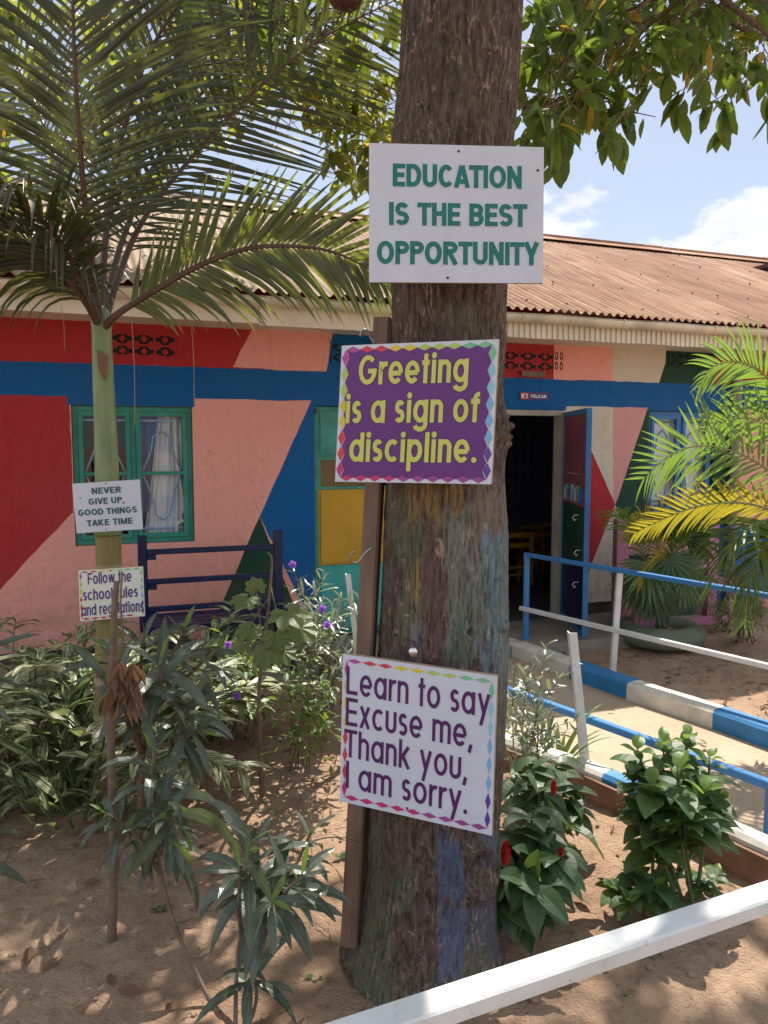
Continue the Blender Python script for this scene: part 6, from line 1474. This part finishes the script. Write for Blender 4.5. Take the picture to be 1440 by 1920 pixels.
# strap leaves
b = G(1035, 1478); r_ = random.Random(8); sp2 = thing('spider_lily', 'clump of long strap leaves at the foot of the leaning white stake', 'plant', b); 
for k in range(15):
    a = r_.uniform(0, 6.28); m_ = MB(); m_.leaf(b + rv(.03, r_), V((math.cos(a) * .55, math.sin(a) * .5, 1)), V((-math.cos(a), -math.sin(a), .5)), r_.uniform(.32, .5), .032, r_.uniform(.9, 1.7), 'strap', 9, .3, 0); m_.build('strap_leaf', M['leaf_lobed' if k % 3 == 0 else 'leaf_bush'], sp2, b)
# costus with red cones
def costus(label, bpx, bpy, canes, seed, cones, L=.15, W=.075):
    r_ = random.Random(seed); b = G(bpx, bpy); o = thing('costus_plant', label, 'plant', b, 0, 'costus plants right of the trunk'); m_ = MB(); ml = MB()
    for (px, py, yy) in canes:
        tip = at(px, py, yy); c = catmull([b + V((r_.uniform(-.05, .05), r_.uniform(-.05, .05), 0)), b.lerp(tip, .55) + V((0, 0, .06)), tip], 8); n = len(c); m_.tube(c, [.0075 * (1 - .45 * i / n) for i in range(n)], 7); nl = 14
        for i in range(nl):
            t = .25 + .75 * i / (nl - 1); j = min(n - 2, int(t * (n - 1))); p = c[j].lerp(c[j + 1], min(1, t * (n - 1) - j)); T = (c[j + 1] - c[j]).normalized(); a = i * 1.05 + seed; s1 = T.cross(V((.3, .9, .2))).normalized(); s2 = T.cross(s1); k = r_.uniform(.7, 1.12)
            ml.leaf(p, (s1 * math.cos(a) + s2 * math.sin(a)) + T * .35 + V((0, -.25, -.1)), V((0, 0, 1)) + T * .3, L * k, W * k, r_.uniform(.5, 1.3), 'ovate', 7, .28, 0, r_.uniform(-.4, .4), .015)
    m_.build('stem', M['stem_green'], o, b, True); ml.build('leaves', M['leaf_costus'], o, b)
    for (px, py, yy, s) in cones:
        c = at(px, py, yy); mc = MB()
        for ring in range(7):
            k = ring / 6; rr = .018 * s * math.sin(.5 + 2.5 * k) ; z = (-.035 + .075 * k) * s
            for i in range(6): a = i * 1.047 + ring * .52; mc.leaf(c + V((math.cos(a) * rr * .7, math.sin(a) * rr * .7, z)), V((math.cos(a) * .5, math.sin(a) * .5, 1)), V((-math.cos(a), -math.sin(a), .3)), .024 * s, .020 * s, -.6, 'ell', 4, .2, 0)
        mc.ball(c, .013 * s, 0, 10, 8, (1, 1, 2.8)); mc.build('flower_cone', M['petal_red'], o, b, True)
costus('glossy costus with red flower cones close against the right side of the trunk', 975, 1745, [(965, 1560, 2.45), (1000, 1520, 2.5), (1050, 1590, 2.42), (1025, 1620, 2.35), (955, 1640, 2.3), (1000, 1660, 2.25), (940, 1690, 2.3), (1070, 1545, 2.6)], 71, [(948, 1607, 2.25, .8), (1052, 1602, 2.35, .4)])
costus('darker costus with brownish cones behind the one against the trunk', 1010, 1600, [(1000, 1440, 2.9), (1045, 1430, 2.95), (1075, 1480, 2.9), (1020, 1480, 2.8), (965, 1450, 2.95), (1085, 1520, 2.85), (990, 1500, 2.8)], 72, [(1038, 1482, 2.72, .6)], .125, .06)
# broad leaved shrub
def broad(name, label, bpx, bpy, tops, L, W, seed, n=16):
    r_ = random.Random(seed); b = G(bpx, bpy); o = thing(name, label, 'plant', b, 0, 'broad leaved shrubs right of the trunk'); m_ = MB(); ml = MB()
    for (px, py, yy) in tops:
        tip = at(px, py, yy); q = b + V((r_.uniform(-.09, .09), r_.uniform(-.07, .07), 0)); c = catmull([q, q.lerp(tip, .5) + V((r_.uniform(-.03, .03), 0, .04)), tip], 8); nn = len(c); m_.tube(c, [.008 * (1 - .6 * i / nn) for i in range(nn)], 7)
        for i in range(n):
            t = .52 + .48 * i / (n - 1); j = min(nn - 2, int(t * (nn - 1))); p = c[j].lerp(c[j + 1], min(1, t * (nn - 1) - j)); a = i * 1.9 + r_.uniform(-.4, .4); k = r_.uniform(.65, 1.15) * (1 if t < .88 else .62)
            d = V((math.cos(a), math.sin(a), .25 if t < .88 else .9)) + rv(.2, r_); ml.leaf(p, d, V((0, 0, 1)), L * k, W * k, r_.uniform(.7, 1.5), 'ovate', 7, .26, 1 if t > .93 else 0, r_.uniform(-.4, .4), .03)
    m_.build('stem', M['stem_green'], o, b, True); ml.build('leaves', [M['leaf_broad'], M['leaf_young']], o, b)
broad('leafy_shrub', 'large dark broad leaved shrub between the trunk and the right edge', 1270, 1705, [(1195, 1405, 2.75), (1245, 1390, 2.7), (1290, 1378, 2.75), (1330, 1420, 2.7), (1270, 1440, 2.5), (1220, 1470, 2.5), (1320, 1480, 2.55), (1180, 1450, 2.7), (1355, 1520, 2.65), (1200, 1540, 2.6), (1285, 1520, 2.45), (1240, 1560, 2.5)], .135, .082, 81, 18)
broad('leafy_shrub', 'low broad leaved plant in front of the large dark shrub', 1200, 1735, [(1150, 1665, 2.5), (1195, 1640, 2.5), (1230, 1660, 2.45), (1180, 1690, 2.4), (1245, 1690, 2.45)], .10, .06, 82, 11)
broad('leafy_shrub', 'low sprouting leaves at the right foot of the large dark shrub', 1320, 1715, [(1310, 1650, 2.65), (1330, 1670, 2.6), (1345, 1640, 2.7)], .08, .045, 83, 9)
# fuzzy bush under the areca
twiggy('leafy_shrub', 'small bright feathery bush beyond the handrail at the right edge', 1395, 1205, [(1350, 1090, 5.5), (1375, 1050, 5.5), (1400, 1040, 5.6), (1430, 1060, 5.5), (1340, 1130, 5.4), (1380, 1110, 5.3), (1420, 1120, 5.3), (1445, 1100, 5.4), (1365, 1150, 5.3), (1410, 1150, 5.3), (1335, 1160, 5.5)], .075, .014, 'leaf_bush', 7, 91, 0, .006, 16, leafmin=.2, spread=.09)
# small seedlings on the soil
r_ = random.Random(77); SEED = [(500, 1440), (640, 1620), (300, 1720), (760, 1880), (1110, 1830), (1060, 1760), (1240, 1820), (370, 1600), (420, 1545), (590, 1850), (1310, 1835), (540, 1650), (60, 1610), (1180, 1880)]
for px, py in SEED:
    b = G(px, py) + V((0, 0, .02)); m_ = MB()
    for k in range(r_.randint(4, 7)): a = r_.uniform(0, 6.28); m_.leaf(b, V((math.cos(a), math.sin(a), .8)), V((0, 0, 1)), r_.uniform(.025, .045), .02, .7, 'ovate', 4, .2)
    o = m_.build('seedling', M['leaf_bush'], None, b); tag(o, 'tiny green weed seedling sprouting from the bare soil', 'weed', 'weed seedlings on the bare soil')
# fallen leaves, twigs and clods: litter nobody could count
r_ = random.Random(3); m_ = MB()
for k in range(1500):
    x, y = r_.uniform(-3, 3.2), r_.uniform(1.1, 6.0)
    z = (gz(x, y) if not on_path(x, y) else .024) + .004
    if on_path(x, y) and r_.random() < .8: continue
    u = r_.random(); a = r_.uniform(0, 6.28)
    if u < .40: m_.leaf((x, y, z + .006), V((math.cos(a), math.sin(a), r_.uniform(-.05, .25))), V((r_.uniform(-.4, .4), r_.uniform(-.4, .4), 1)), r_.uniform(.03, .09), r_.uniform(.012, .035), .3, 'ell', 4, r_.uniform(.1, .6), 0, r_.uniform(-1, 1))
    elif u < .6: L = r_.uniform(.03, .14); m_.tube([(x, y, z), (x + math.cos(a) * L * .5, y + math.sin(a) * L * .5, z + r_.uniform(.002, .012)), (x + math.cos(a + .3) * L, y + math.sin(a + .3) * L, z)], .0016, 4, 1)
    else: s = r_.uniform(.004, .016); m_.ball((x, y, z), s, 2, 6, 4, (r_.uniform(.8, 1.3), 1, .7))
o = m_.build('leaf_litter', [M['leaf_dry'], M['stem_brown'], M['soil']]); o['kind'] = 'stuff'; o['label'] = 'dry leaves, twigs and clods scattered over the bare soil'; o['category'] = 'litter'
